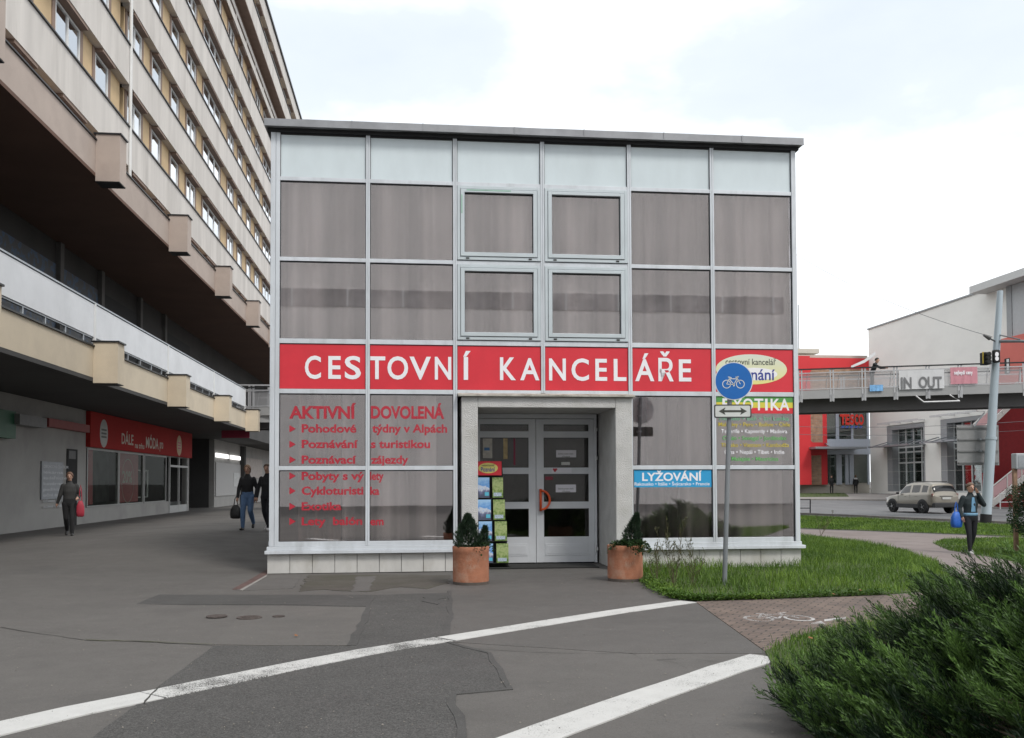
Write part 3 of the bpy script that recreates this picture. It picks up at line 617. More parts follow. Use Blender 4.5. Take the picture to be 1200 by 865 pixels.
# red lettering on the left shop windows
def wtext(mbs, col, s, x0, x1, yb, yt, bold=.012):
    u0, z0 = FK(x0, yb); u1, _ = FK(x1, yb); z1 = FK(x0, yt)[1]
    mbs.setdefault((col, s), MB()).text(s, u0, u1, z0, z1, -.004, bold)
tx = {}
for col, s, x0, x1, yb, yt in ((('0C'),'AKTIVNÍ',339,417,490,476.5), ('1C','DOVOLENÁ',430.6+4,520.5,490,476.5),
        ('0C','Pohodové',353.5,417.5,506.6,497.5), ('1C','týdny v Alpách',436,524,506.6,497.5),
        ('0C','Poznávání',353.5,419.5,524.8,515.8), ('1C','s turistikou',434.5,504,524.8,515.8),
        ('0C','Poznávací',353.5,417.5,543.2,534.2), ('1C','zájezdy',434.5,478.5,543.2,534.2),
        ('0D','Pobyty s vý',353.5,426.5,562.3,553.3), ('1D','lety',433.5,449.5,562.3,553.3),
        ('0D','Cykloturisti',353.5,425.8,579.7,570.7), ('1D','ka',434,444.5,579.7,570.7),
        ('0D','Exotika',353.5,400,597.8,589), ('0D','Lety  balón',353.5,424.5,615.4,606.6), ('1D','em',434,449.5,615.4,606.6)):
    wtext(tx, (int(col[0]), col[1]), s, x0, x1, yb, yt, .028 if yb > 495 else .034)
for y in (502.5, 520.7, 538.8, 557.8, 575.3, 593.6, 611.2):
    k = (0, 'C' if y < 548 else 'D'); u0, zc = FK(339.2, y); u1 = FK(346.5, y)[0]
    tx.setdefault((k, y), MB()).add([(u0, -.004, zc-.06), (u1, -.004, zc), (u0, -.004, zc+.06)], [(0,1,2)])
for (k, s), mb in tx.items(): mb.build('lettering' if isinstance(s, str) else 'bullet_arrow', m_vred, panes[k])

# EXOTIKA strip and list
m_gr, m_ye = M('green vinyl stripe', (.09,.30,.07), .5, var=.03), M('yellow vinyl stripe', (.62,.54,.06), .5, var=.03)
u0, u1 = cells[5][0]+.014, cells[5][1]-.014
for m_, ya, yb in ((m_gr, 464.2, 471.6), (m_ye, 471.6, 478), (m_red, 478, 484.6)):
    mb = MB(); za, zb = FK(885, ya)[1], FK(885, yb)[1]; mb.add([(u0,-.0045,zb),(u1,-.0045,zb),(u1,-.0045,za),(u0,-.0045,za)], [(0,1,2,3)]); mb.build('colour_stripe', m_, panes[5, 'C'])
mb = MB(); 
for ch, a, b in (('E',846.5,856),('X',858,870),('O',868.5+2,882.5),('T',884,894.5),('I',896.5,899.5),('K',903,914),('A',913.5,925)): mb.text(ch, FK(a,480)[0], FK(b,480)[0], FK(885,480.6)[1], FK(885,467.6)[1], -.006, .02)
mb.build('lettering', m_white, panes[5, 'C'])
m_lg, m_ly = M('light green vinyl letters', (.16,.46,.15), .5, var=.03), M('yellow vinyl letters', (.55,.45,.08), .5, var=.03)
for s, m_, x0, x1, yb in (('Thajsko • Bali • Srí Lanka', M('pale green vinyl letters', (.20,.44,.28), .5), 841, 924.5, 492.5), ('Maledivy • Peru • Bolívie • Chile', m_ly, 842, 926, 499.6), ('Tenerife • Kapverdy • Madeira', m_white, 845, 922.5, 507.6),
        ('Omán • Senegal • Jordánsko', m_lg, 847, 921.5, 515.6), ('Thajsko • Vietnam • Kambodža', m_ly, 845, 924.5, 523.8), ('Čína • Nepál • Tibet • Indie', m_white, 849, 919, 532), ('Malajsie • Mauricius', m_lg, 857.5, 912, 540)):
    d = {}; wtext(d, 0, s, x0, x1, yb, yb-4.6, .010); list(d.values())[0].build('lettering', m_, panes[5, 'C'])
# LYŽOVÁNÍ box
m_cy = M('sky blue sign film', (.022,.30,.58), .5, var=.03)
mb = MB(); u0, u1 = cells[4][0]+.02, cells[4][1]-.02; za, zb = FK(787, 551)[1], FK(787, 571)[1]
mb.add([(u0,-.005,zb),(u1,-.005,zb),(u1,-.005,za),(u0,-.005,za)], [(0,1,2,3)]); mb.build('blue_sign', m_cy, panes[4, 'D'])
mb = MB(); mb.text('LYŽOVÁNÍ', FK(752.5,563)[0], FK(822.5,563)[0], FK(787,563.3)[1], FK(787,554.3)[1], -.0065, .024); mb.build('lettering', m_white, panes[4, 'D']); mb = MB(); mb.text('Rakousko • Itálie • Švýcarsko • Francie', FK(743.5,568)[0], FK(831.5,568)[0], FK(787,568.9)[1], FK(787,565.3)[1], -.0065, .012)
mb.build('lettering', m_white, panes[4, 'D'])
# roof
mb = MB(); random.seed(9); NS = 40
tp = [(-.055 + (KW+.12)*i/NS) for i in range(NS+1)]; o = len(mb.v)
for i, u in enumerate(tp):
    j = random.uniform(-.008, .008) if 0 < i < NS else 0; jj = random.uniform(-.004,.004)
    mb.v += [(u, -.18+jj, 7.425+j*.6), (u, -.18+jj, 7.535+jj), (u, KD+.2, 7.535), (u, KD+.2, 7.425)]
for i in range(NS):
    for t in range(4): mb.f.append((i*4+t, (i+1)*4+t, (i+1)*4+(t+1)%4, i*4+(t+1)%4)); mb.m.append(0)
mb.f += [(0,1,2,3), (NS*4+3, NS*4+2, NS*4+1, NS*4)]; mb.m += [0, 0]
mb.box(-.057, KW+.067, -.184, -.176, 7.412, 7.432)
for u in (1.37, 2.55, 4.1, 5.3, 6.7, 8.1): mb.box(u, u+.014, -.189, -.175, 7.43, 7.54)
mb.build('roof', m_alud, kiosk)
mb = MB(); mb.box(-.02, KW+.02, -.06, KD+.1, 7.362, 7.42); mb.build('roof_soffit_shade', m_gask, kiosk)  # black box, its colour stands in for shade below the roof edge
pL_, pR_ = pu0-.05, pu1+.05
# body: side and rear walls, floors
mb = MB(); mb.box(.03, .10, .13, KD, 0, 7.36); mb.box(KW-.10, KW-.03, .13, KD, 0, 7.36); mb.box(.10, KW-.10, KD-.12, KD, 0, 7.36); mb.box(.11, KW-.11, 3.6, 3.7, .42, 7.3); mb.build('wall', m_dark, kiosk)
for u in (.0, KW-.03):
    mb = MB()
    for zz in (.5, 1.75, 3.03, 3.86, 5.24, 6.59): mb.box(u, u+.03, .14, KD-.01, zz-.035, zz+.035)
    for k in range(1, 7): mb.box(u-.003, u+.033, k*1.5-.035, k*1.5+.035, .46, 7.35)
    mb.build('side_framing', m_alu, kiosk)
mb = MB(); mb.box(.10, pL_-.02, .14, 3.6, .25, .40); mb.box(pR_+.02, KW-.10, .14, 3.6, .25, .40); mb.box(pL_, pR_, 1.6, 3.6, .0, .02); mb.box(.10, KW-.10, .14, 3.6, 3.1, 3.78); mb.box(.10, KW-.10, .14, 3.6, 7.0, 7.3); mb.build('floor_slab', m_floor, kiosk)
# entrance portal
o0, o1 = FK(560.2, 560, -.13)[0], FK(721.8, 560, -.13)[0]; PT, OT = 2.945, 2.765; PV, PB = -.13, 1.42
pL, pR = FK(541, 560, PV)[0], FK(741.3, 560, PV)[0]
mb = MB(); mb.box(pL, o0, PV, PB, 0, PT); mb.box(o1, pR, PV, PB, 0, PT); mb.box(o0, o1, PV, PB, OT, PT); mb.build('portal', m_plast, kiosk, bevel=.012)
mb = MB(); mb.prism([(pL-.06, -.20, PT+.004), (pL-.06, -.20, PT+.03), (pL-.06, .0, PT+.075), (pL-.06, .0, PT+.004)], (pR-pL+.10, 0, 0)); mb.build('flashing', M('weathered flashing', (.36,.35,.31), .7, var=.3, scale=6, stain=(.12,.11,.07), sscale=5), kiosk)
mb = MB(); mb.box(o0, o1, PB, PB+.1, 0, .03); mb.build('threshold', m_gask, kiosk)
DV = PB-.12                                # plane of the doors
dl, dm, dr = o0+.003, FK(628.3, 600, DV)[0], FK(699.5, 600, DV)[0]
dr = min(dr, o1-.003); dz = lambda y: FK(650, y, DV)[1]
zt = OT-.004
mb = MB(); mb.box(dr-.05, dr, DV-.02, PB, .02, zt); mb.box(dl, dl+.05, DV-.02, PB, .02, zt); mb.box(dl+.05, dr-.05, DV-.02, PB, dz(490.5), zt); mb.build('door_frame', m_door, kiosk, bevel=.003)
def leaf(x0, x1, gl):
    d = thing('door', '', 'x'); d.parent = kiosk; del d['label']; del d['category']
    zz = [.03, dz(629), dz(596), dz(588), dz(555.5), dz(548), dz(513), dz(505.5), dz(497.5), dz(491)]
    mb = MB(); y0, y1 = DV, DV+.05
    mb.box(x0, gl[0], y0, y1, zz[0], zz[9]); mb.box(gl[1], x1, y0, y1, zz[0], zz[9])
    for a, b in ((0,1),(2,3),(4,5),(6,7),(8,9)): mb.box(gl[0], gl[1], y0+.001, y1-.001, zz[a], zz[b])
    mb.box(gl[0]+.02, gl[1]-.02, y0-.006, y0+.002, dz(651), dz(637)); mb.box(gl[0]+.05, gl[1]-.05, y0-.010, y0-.005, dz(649), dz(639))
    mb.build('door_leaf', m_door, d, bevel=.004)
    for a, b in ((1,2),(3,4),(5,6),(7,8)):
        mb = MB(); mb.box(gl[0], gl[1], y0+.02, y0+.03, zz[a], zz[b], 0); gasket(mb, gl[0], gl[1], zz[a], zz[b], y0+.004, .008); mb.build('pane', [m_glassd, m_gask], d)
    return d
fu = lambda x: FK(x, 560, DV)[0]
d1 = leaf(dl+.052, dm-.004, (dl+.14, fu(619.5))); d2 = leaf(dm+.004, dr-.052, (fu(637.3), fu(689.8)))
mb = MB(); pts = [(fu(633.5), DV-.05, dz(598))] + [(fu(633.5)+(fu(643.5)-fu(633.5))*math.cos(a), DV-.07, dz(586)+ (dz(575)-dz(586))*math.sin(a)) for a in np.linspace(-1.5, 1.5, 14)] + [(fu(633.5), DV-.05, dz(574))]
mb.tube(pts, .022, 10); mb.tube([(fu(633), DV-.05, dz(599)), (fu(633), DV-.05, dz(573))], .024, 10)
for y in (597, 575): mb.tube([(fu(633), DV-.05, dz(y)), (fu(633), DV+.0, dz(y))], .014, 8)
mb.build('handle', M('orange red plastic', (.62,.085,.02), .35, var=.04), d2, smooth=True)
m_paper = M('white paper', (.66,.65,.70), .7, var=.03)
def notice(x0, x1, y0, y1, par, mat=m_paper, nm='notice', dy=.012):
    mb = MB(); mb.box(fu(x0), fu(x1), DV+dy-.002, DV+dy, dz(y1), dz(y0)); return mb.build(nm, mat, par)
nb = notice(652, 675.5, 527.5, 536, d2); nb2 = notice(651.3, 675, 568, 577, d2)
for nb_, ya in ((nb, 531), (nb2, 572)):
    mb = MB()
    for k, (a, b) in enumerate(((654,672),(659,668))):
        mb.text('Zavřete prosím dveře' if k == 0 else 'děkujeme', fu(a), fu(b), dz(ya+k*3.2+1.6), dz(ya+k*3.2), DV+.0085, .01)
    mb.build('lettering', m_ink, nb_)
nc = notice(646.5, 669.8, 548.4, 554, d2, dy=-.001)
mb = MB(); a = fu(650.3); zc = dz(550.9); mb.add([(a-.045, DV-.0045, zc+.02), (a-.02, DV-.0045, zc+.035), (a, DV-.0045, zc+.025), (a+.02, DV-.0045, zc+.035), (a+.05, DV-.0045, zc+.018), (a+.01, DV-.0045, zc-.035), (a-.01, DV-.0045, zc-.035)], [tuple(range(7))]); mb.build('heart_emblem', m_vred, nc)
notice(658, 668, 541.5, 545, d2, M('pale sticker', (.5,.5,.48), .6)); notice(639, 648, 558.5, 562.5, d2, M('dark red sticker', (.2,.02,.04), .6))
notice(566, 577, 514, 537, d1, M('cream poster', (.5,.47,.42), .6, var=.25, scale=12)); notice(567.5, 574, 524.5, 528, d1, M('blue sticker', (.05,.16,.36), .6), dy=.008)
notice(590, 595, 514, 538, d1, M('ochre poster', (.42,.32,.16), .6, var=.4, scale=9)); notice(602, 604, 514, 545, d1, M('crimson strip', (.25,.02,.06), .6))
m_hinge = M('white hinge', (.62,.63,.64), .4)
for y in (503.5, 537, 643.5):
    mb = MB(); x = dr-.045; z = dz(y); mb.box(x, x+.055, DV-.045, DV, z-.03, z+.03); mb.tube([(x+.01, DV-.05, z-.05), (x+.01, DV-.05, z+.05)], .014, 8); mb.build('hinge', m_hinge, kiosk)
# lobby furniture seen dimly through the doors is left dark; curtains
cv = lambda u, s, ph: .06*math.sin(u*s*.62+ph+1.3*math.sin(u*s*.19+ph)) + .012*math.sin(u*s*1.3+ph*1.7) + .02*math.sin(u*s*.37+ph*3)
def curtain(u0, u1, z0, z1, v, label, mat=m_curt, s=24, grp='curtains behind the kiosk glass'):
    n = int((u1-u0)*70); mb = MB(); ph = random.uniform(0, 6)
    for i in range(n+1):
        u = u0+(u1-u0)*i/n; y = cv(u, s, ph); mb.v += [(u, v+y, z1), (u, v+y*1.25+.01*math.sin(u*9), z0)]
    for i in range(n): mb.f.append((2*i, 2*i+1, 2*i+3, 2*i+2)); mb.m.append(0)
    o = mb.build('curtain', mat, None, smooth=True, loc=K0, rotz=TH); tag(o, label, 'curtain', grp); return o
nm = ('first (leftmost) column', 'second column from the left', 'third column, above the doors and under the letters Í KA', 'fourth column, above the doors and under the letters NCEL', 'fifth column, above LYŽOVÁNÍ', 'sixth (rightmost) column')
nm = ('leftmost upstairs panes', 'upstairs panes above the letters TOVN', 'left pair of casements', 'right pair of casements', 'upstairs panes above the letters ÁŘE', 'rightmost upstairs panes above the oval logo')
for i, (p, q) in enumerate(cells): curtain(p-.02, q+.02, 3.8, 6.7, .20, 'pleated pale sheer curtain hanging behind the ' + nm[i])
p, q = cells[0]
curtain(p+.30, p+1.0, .42, 3.05, .20, 'brown drawn curtain behind the red holiday list in the ground floor window', m_curtb, 30)
curtain(p+1.02, q+.02, .42, 3.05, .21, 'narrow pale curtain beside the brown curtain behind the word Pohodové'); curtain(cells[1][0], cells[1][1]-.28, .42, 3.05, .20, 'pale vertical pleated curtain behind the words týdny v Alpách')
curtain(cells[4][0], cells[4][0]+.85, .42, 3.05, .20, 'pleated grey curtain behind the LYŽOVÁNÍ sign', curtmat('grey curtain', (.34,.32,.31), .2, 1.2, 8)); curtain(cells[4][0]+.86, cells[4][1]+.02, .42, 3.05, .21, 'pale curtain half behind the mullion right of the LYŽOVÁNÍ sign')
curtain(cells[5][0], cells[5][1]-.15, .42, 3.05, .20, 'flat pale blind-like curtain behind the EXOTIKA list', m_curt, 9)

# brochure rack leaning in the entrance
def kpt(u, v, z=0): return Vector((K0.x+u*CT-v*ST, K0.y+u*ST+v*CT, z))
BV_ = .62; fr = lambda x, y=600: FK(x, y, BV_)[0]; fz = lambda y: FK(575, y, BV_)[1]
rk = thing('brochure_rack', 'black brochure rack with red oval header standing at the left of the entrance', 'brochure rack', kpt(fr(578), BV_, 0), TH)
ru = lambda x: fr(x)-fr(578)
tilt = .05
mb = MB()
for k in range(4):                        # the rack's black backing steps forward towards the foot
    pass
mb.prism([(ru(556), .10, .02), (ru(596.5), .10, .02), (ru(589.5), .16, fz(541)), (ru(556), .16, fz(541))], (0, .02, 0)); mb.build('back_panel', m_black, rk)
mb = MB(); mb.box(ru(556), ru(597), -.06, .16, 0, .02); mb.build('base', m_black, rk)
hd = MB(); hd.box(ru(557.5), ru(588.4), .07, .09, fz(557), fz(540.5)); hd = hd.build('header', m_red, rk)
mb = MB(); mb.disc(ru(572.5), fz(548.5), ru(584)-ru(572.5), (fz(542.5)-fz(554.8))/2, .068); mb.build('logo_oval', m_oval if False else M('yellow oval', (.62,.55,.16), .5), hd)
mb = MB(); mb.text('Poznání', ru(564), ru(580.5), fz(552.5), fz(547.5), .066, .02); mb.build('lettering', m_blue, hd)
mb = MB(); mb.text('cestovní kancelář', ru(565), ru(580), fz(546.3), fz(544.2), .066, .01); mb.build('lettering', m_ink, hd)
m_mtn = rampmat('mountain cover', [(0,(.10,.12,.16)),(.35,(.06,.07,.12)),(.5,(.16,.18,.30)),(.62,(.55,.60,.68)),(.72,(.10,.28,.62)),(1,(.30,.50,.75))], 14, 5, .3, (-.13,.28,.62))
m_for = rampmat('forest cover', [(0,(.25,.30,.34)),(.30,(.05,.08,.10)),(.45,(.035,.08,.02)),(.62,(.16,.24,.06)),(.8,(.34,.40,.18)),(1,(.12,.20,.05))], 22, 5, .3, (-.30,.55,.75))
ordn = ('topmost', 'second from the top', 'third from the top', 'lowest')
rows = ((559, 574, 577.5, 590, 559.5, 583.5), (560, 575.5, 578.3, 592, 585.5, 609.5), (561, 576.5, 579.8, 594, 611, 634), (563, 577.5, 581.5, 595.5, 637, 659.5))
for r_, (a, b, c, d, y0, y1) in enumerate(rows):
    for (p, q, m_, nm_) in ((a, b, m_mtn, 'blue brochure with a snowy mountain cover'), (c, d, m_for, 'green brochure with a forest cover')):
        mb = MB(); W_ = (ru(q)-ru(p))/2; H_ = (fz(y0)-fz(y1))/2; mb.box(-W_, W_, 0, .012, -H_, H_, 0)
        if m_ is m_for: mb.box(-W_*.8, W_*.7, -.0015, 0, -H_*.85, -H_*.5, 1)
        else: mb.box(W_*.25, W_*.9, -.0015, 0, -H_*.8, -H_*.45, 2)
        v_ = BV_ - .0 + .06 - .03*r_; o = mb.build('brochure', [m_, M('pale print', (.35,.42,.5), .5, var=.5, scale=60), M('cyan print', (.08,.40,.55), .5)], loc=kpt((fr(p)+fr(q))/2, v_, (fz(y0)+fz(y1))/2), rotz=TH)
        o.rotation_euler = (R(-6), 0, TH); tag(o, '%s, %s in the rack' % (nm_, ordn[r_]), 'brochure', 'brochures in the rack')
# shelves (wire pockets) of the rack
for r_, (a, b, c, d, y0, y1) in enumerate(rows):
    mb = MB(); mb.box(ru(a)-.01, ru(d)+.01, .055-.03*r_, .13, fz(y1)-.014, fz(y1)-.004); mb.build('shelf', m_black, rk)
mb = MB(); mb.box(-.98, .98, -.42, .42, 0, .014); o = mb.build('doormat', M('black ribbed mat', (.018,.018,.017), .95, var=.3, scale=30), loc=kpt((o0+o1)/2, PB-.62, .006), rotz=TH); tag(o, 'black entrance mat on the floor in front of the glass doors', 'doormat')
# ================================================================== THE SLAB BLOCK ON THE LEFT (local frame: u across the street, v along it)
blk = thing('apartment_block', 'long grey and ochre panel apartment block over a two level podium with terraces', 'building', (0,0,0), TH)
m_band = M('pale grey render', (.60,.565,.53), .9, var=.12, scale=1.1, stretch=(1,1,.14), fine=.05, fscale=90, stain=(.46,.43,.40), sscale=1.3)
m_beige= M('ochre infill panel', (.56,.41,.24), .9, var=.12, scale=1.2)
m_brwn = M('brown reveal panel', (.25,.18,.145), .9, var=.12, scale=2)
m_pinkf= M('pinkish render', (.43,.355,.31), .9, var=.08, scale=.8, fine=.05, fscale=60, stain=(.35,.285,.25), sscale=.6)
m_cream= M('cream render', (.60,.515,.395), .9, var=.07, scale=.8, fine=.05, fscale=60, stain=(.48,.41,.32), sscale=.5)
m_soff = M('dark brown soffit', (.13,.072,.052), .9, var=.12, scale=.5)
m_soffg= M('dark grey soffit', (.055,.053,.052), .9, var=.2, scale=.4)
m_cap  = M('black metal coping', (.02,.02,.022), .5, .3)
m_rail = M('white balustrade panel', (.68,.69,.71), .6, var=.07, scale=.9, stain=(.55,.56,.575), sscale=.6)
m_wallg= M('grey painted arcade wall', (.36,.35,.335), .9, var=.08, scale=.7, stain=(.26,.25,.24), sscale=.5)
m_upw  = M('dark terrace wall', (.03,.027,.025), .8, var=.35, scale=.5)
m_wfr  = M('white window frame', (.66,.66,.65), .5, var=.04)
m_shopg= glass('shop window glass', refl=.004, tint=(.72,.74,.72), wave=.001, fres=.03)
m_shopi= M('dim shop interior', (.10,.105,.10), .9, var=.5, scale=1.3)
VA, VB = 12.0, 86.0; AT = 9.5
tops = [10.75, 13.6, 16.42, 19.22, 22.05, 24.98]
# window row = from tops[i] to bots[i]
bots = [12.28, 15.08, 17.9, 20.72, 23.55, 26.6]
for i in range(1, 6):
    mb = MB(); z0, z1 = bots[i-1], tops[i]; mb.box(-AT-.30, -AT, VA, 32.72, z0, z1); mb.box(-AT-.30, -AT, 32.9, VB, z0, z1); mb.build('parapet_band', m_band, blk)
    mb = MB(); mb.box(-AT-.32, -AT+.05, VA, 32.72, z1+.002, z1+.05); mb.box(-AT-.32, -AT+.05, 32.9, VB, z1+.002, z1+.05); mb.build('coping', m_cap, blk)
mb = MB(); mb.box(-AT-.02, -AT+.03, VA, VB, 26.6, 27.05); mb.box(-AT-.02, -AT+.03, VA, VB, 27.3, 27.62)
mb.build('slotted_parapet', m_band, blk)
mb = MB(); mb.box(-AT-.35, -AT-.05, VA, VB, 26.6, 28.02); mb.build('top_terrace_wall', m_brwn, blk)
for k in range(24): mb = MB() if k == 0 else mb; mb.box(-AT-.02, -AT+.032, VA+1.6+k*3.2, VA+1.75+k*3.2, 27.05, 27.3)
mb.build('parapet_stud', m_band, blk)
OV = 9.0
mb = MB(); mb.box(-20, -OV, VA, VB, 28.06, 29.3); mb.build('upper_band', m_band, blk); mb = MB(); mb.box(-20.5, -OV-.01, VA, VB, 28.0, 28.055); mb.build('upper_soffit', m_brwn, blk)
mb = MB(); mb.box(-OV-.3, -OV+.05, VA, VB, 29.302, 29.34); mb.box(-OV-.3, -OV+.10, VA, VB, 31.55, 31.72); mb.build('coping', m_cap, blk)
mb = MB(); mb.box(-20, -OV, VA, VB, 30.5, 31.548); mb.build('roof_band', m_band, blk)
mb = MB(); mb.box(-20.5, -AT-.62, VA, VB, 10.2, 31.5); mb.build('core_wall', m_dark, blk)
cols = [(11.4,1.4),(14.4,1.9),(17.6,1.3),(20.6,1.9),(23.55,1.45),(26.75,1.95),(30.05,1.25),(33.35,1.7),(36.45,1.2),(39.3,1.2),(42.05,1.6),(45.3,3.9),(51.3,1.55),(54.3,1.2),(57.3,1.2),(60.3,1.6),(63.5,3.9),(69.5,1.55),(72.5,1.2),(75.5,1.2),(78.4,1.6),(81.6,3.6)]
WIN = {}
def window_mesh(wd, h, lit):
    k = (wd, h, lit)
    if k in WIN: return WIN[k]
    fr = MB(); t = .07; nn = 3 if wd > 3 else (2 if wd > 1.5 else 1)
    fr.box(-.05, .02, 0, t, 0, h); fr.box(-.05, .02, wd-t, wd, 0, h); fr.box(-.05, .02, t, wd-t, 0, t); fr.box(-.05, .02, t, wd-t, h-t, h)
    for q in range(1, nn): fr.box(-.05, .018, wd*q/nn-t*.7, wd*q/nn+t*.7, t, h-t)
    gl = MB(); gl.box(-.02, -.012, t, wd-t, t, h-t)
    me1 = fr.build('window_frame', m_wfr); me2 = gl.build('pane', m_glasst)
    cu = MB(); cu.box(-.2, -.19, 0, wd, h*(.0 if lit else .6), h); cu.box(-.46, -.45, -.3, wd+.3, -.2, h+.2, 1); me3 = cu.build('blind', [M('net curtain', (.42,.42,.40) if lit else (.12,.12,.12), .9), m_shopi])  # pale or dark curtain colour stands in for lit and unlit windows
    r = (me1.data, me2.data, me3.data)
    for o in (me1, me2, me3): bpy.data.objects.remove(o)
    WIN[k] = r; return r
vis0 = {0: 9, 1: 21, 2: 29, 3: 35, 4: 40, 5: 45, 6: 55}; vis1 = {0: 66, 1: 66, 2: 66, 3: 66, 4: 72, 5: 80, 6: 90}
rowz = [(tops[i]+.05, bots[i]) for i in range(6)] + [(29.34, 30.5)]
far = MB(); cnt = 0
for ri, (z0, z1) in enumerate(rowz):
    A = AT if ri < 6 else OV+.0
    inf = MB(); prev = VA
    seq = []
    for v0, wd in cols + [(VB, 0)]:
        g = v0-prev
        if prev > VA: inf.box(-A-.40, -A-.24, prev+.001, prev+.22, z0, z1, 1)
        lo = prev+.22 if prev > VA else prev; hi = v0-.22
        if prev < 32.7 < v0: inf.box(-A-.40, -A-.28, lo, 32.6, z0, z1, 0); inf.box(-A-.40, -A-.28, 33.0, hi, z0, z1, 0) if hi > 33 else None
        elif hi > lo: inf.box(-A-.40, -A-.28, lo, hi, z0, z1, 0)
        if wd: inf.box(-A-.40, -A-.25, v0-.219, v0-.001, z0, z1, 1); inf.box(-A-.398, -A-.02, v0, v0+wd, z1-.10, z1-.004, 1)
        prev = v0+wd
    inf.build('infill_panels', [m_beige, m_brwn], blk)
    for v0, wd in cols:
        h = z1-z0-.12
        if vis0[ri] <= v0 <= vis1[ri] and cnt < 98:
            lit = random.random() < .45; me = window_mesh(wd, round(h, 2), lit); cnt += 1
            wn = bpy.data.objects.new('window', me[0]); COL.objects.link(wn); wn.parent = blk; wn.location = (-A-.27, v0, z0)
            for nm_, d in (('pane', me[1]), ('blind', me[2])):
                c = bpy.data.objects.new(nm_, d); COL.objects.link(c); c.parent = wn
        else:
            far.box(-A-.32, -A-.26, v0, v0+wd, z0, z0+h, 0); far.box(-A-.27, -A-.255, v0+.07, v0+wd-.07, z0+.07, z0+h-.07, 1)
o = far.build('other_windows', [m_wfr, m_glasst], blk); o['kind'] = 'stuff'
mb = MB(); mb.tube([(-AT+.02, 32.8, 10.4), (-AT+.02, 32.8, 28)], .06, 8); mb.build('downpipe', m_wfr, blk)
# upper terrace
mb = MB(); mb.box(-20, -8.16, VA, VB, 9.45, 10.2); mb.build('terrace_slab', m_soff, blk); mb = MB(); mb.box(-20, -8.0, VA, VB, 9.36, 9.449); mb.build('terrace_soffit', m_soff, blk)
mb = MB(); mb.box(-8.15, -8.0, VA, VB, 9.451, 10.28); mb.build('terrace_fascia', m_pinkf, blk)
mb = MB(); mb.box(-8.2, -7.96, VA, VB, 10.282, 10.32); mb.build('coping', m_cap, blk)
ends = [10.5, 17.9, 25.3, 32.65, 40.1, 47.5, 54.9, 62.3]
for e in ends:
    mb = MB(); mb.box(-8.0+.002, -7.4, e-.55, e, 9.24, 10.45); b = mb.build('beam_end', m_pinkf, blk); mb = MB(); mb.box(-8.05, -7.36, e-.58, e+.03, 10.452, 10.49); mb.box(-7.998, -7.41, e-.54, e-.01, 9.22, 9.239); mb.build('coping', m_cap, b)
# lower terrace
VE = 47.25
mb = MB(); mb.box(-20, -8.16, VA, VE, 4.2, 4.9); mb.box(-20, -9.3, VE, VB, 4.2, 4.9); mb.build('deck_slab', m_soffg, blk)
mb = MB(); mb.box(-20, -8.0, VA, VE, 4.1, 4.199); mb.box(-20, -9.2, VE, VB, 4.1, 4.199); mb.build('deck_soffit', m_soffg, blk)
mb = MB(); mb.box(-8.15, -8.0, VA, VE, 4.201, 4.98); mb.build('deck_fascia', m_cream, blk)
mb = MB(); mb.box(-8.19, -7.96, VA, VE+.02, 4.982, 5.02); mb.build('coping', m_cap, blk)
for e in ends:
    if e > 48: continue
    mb = MB(); mb.box(-8.0+.002, -7.4, e-.55, e, 4.06, 5.1); b = mb.build('beam_end', m_cream, blk); mb = MB(); mb.box(-8.05, -7.36, e-.58, e+.03, 5.102, 5.14); mb.box(-7.998, -7.41, e-.54, e-.01, 4.04, 4.059); mb.build('coping', m_cap, b)
seams = [9.0, 10.3, 17.6, 25.0, 32.35, 39.75, 47.1]
for a, b in zip(seams[:-1], seams[1:]):
    mb = MB(); mb.box(-8.075, -8.05, a+.06, b-.06, 5.26, 6.1)
    mb.build('balustrade_panel', m_rail, blk)
    mb = MB(); mb.box(-8.10, -8.03, b-.06+.002, b+.058, 5.1, 6.12); mb.build('balustrade_post', m_wfr, blk)
    mb = MB(); k = a+.5
    while k < b-.3: mb.box(-8.14, -8.08, k, k+.06, 5.0, 6.08); k += 1.23
    mb.box(-8.14, -8.078, a, b, 5.22, 5.258); mb.box(-8.12, -8.03, a, b, 6.122, 6.16); mb.build('balustrade_frame', m_steel, blk)
# terrace level wall
m_gra = rampmat('blue scrawled shutters', [(0,(.03,.03,.032)),(.5,(.045,.047,.05)),(.56,(.03,.075,.15)),(.64,(.04,.05,.07)),(1,(.06,.06,.06))], 3.5, 5, .6)
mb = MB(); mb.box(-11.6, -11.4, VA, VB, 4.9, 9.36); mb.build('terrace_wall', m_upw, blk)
for a, b, m_ in ((24.0,26.6,m_black),(27.2,31.5,m_gra),(32,35.6,m_gra),(36.2,40.6,m_black),(41.2,44.6,m_upw),(45.2,50,m_black)):
    mb = MB(); mb.box(-11.4+.002, -11.36, a, b, 5.0, 8.6); mb.build('shutter', m_, blk)
for a in (26.8, 31.7, 35.8, 40.8, 44.8): mb = MB(); mb.box(-11.398, -11.25, a-.12, a+.2, 4.9, 9.34); mb.build('pier', M('terrace pier', (.10,.095,.09), .8, var=.3, scale=1), blk)
mb = MB(); mb.box(-11.396, -11.34, 10, 24.0, 6.0, 8.2); mb.build('shutter', M('pale shutter', (.06,.06,.06), .7, var=.3, scale=.5), blk)
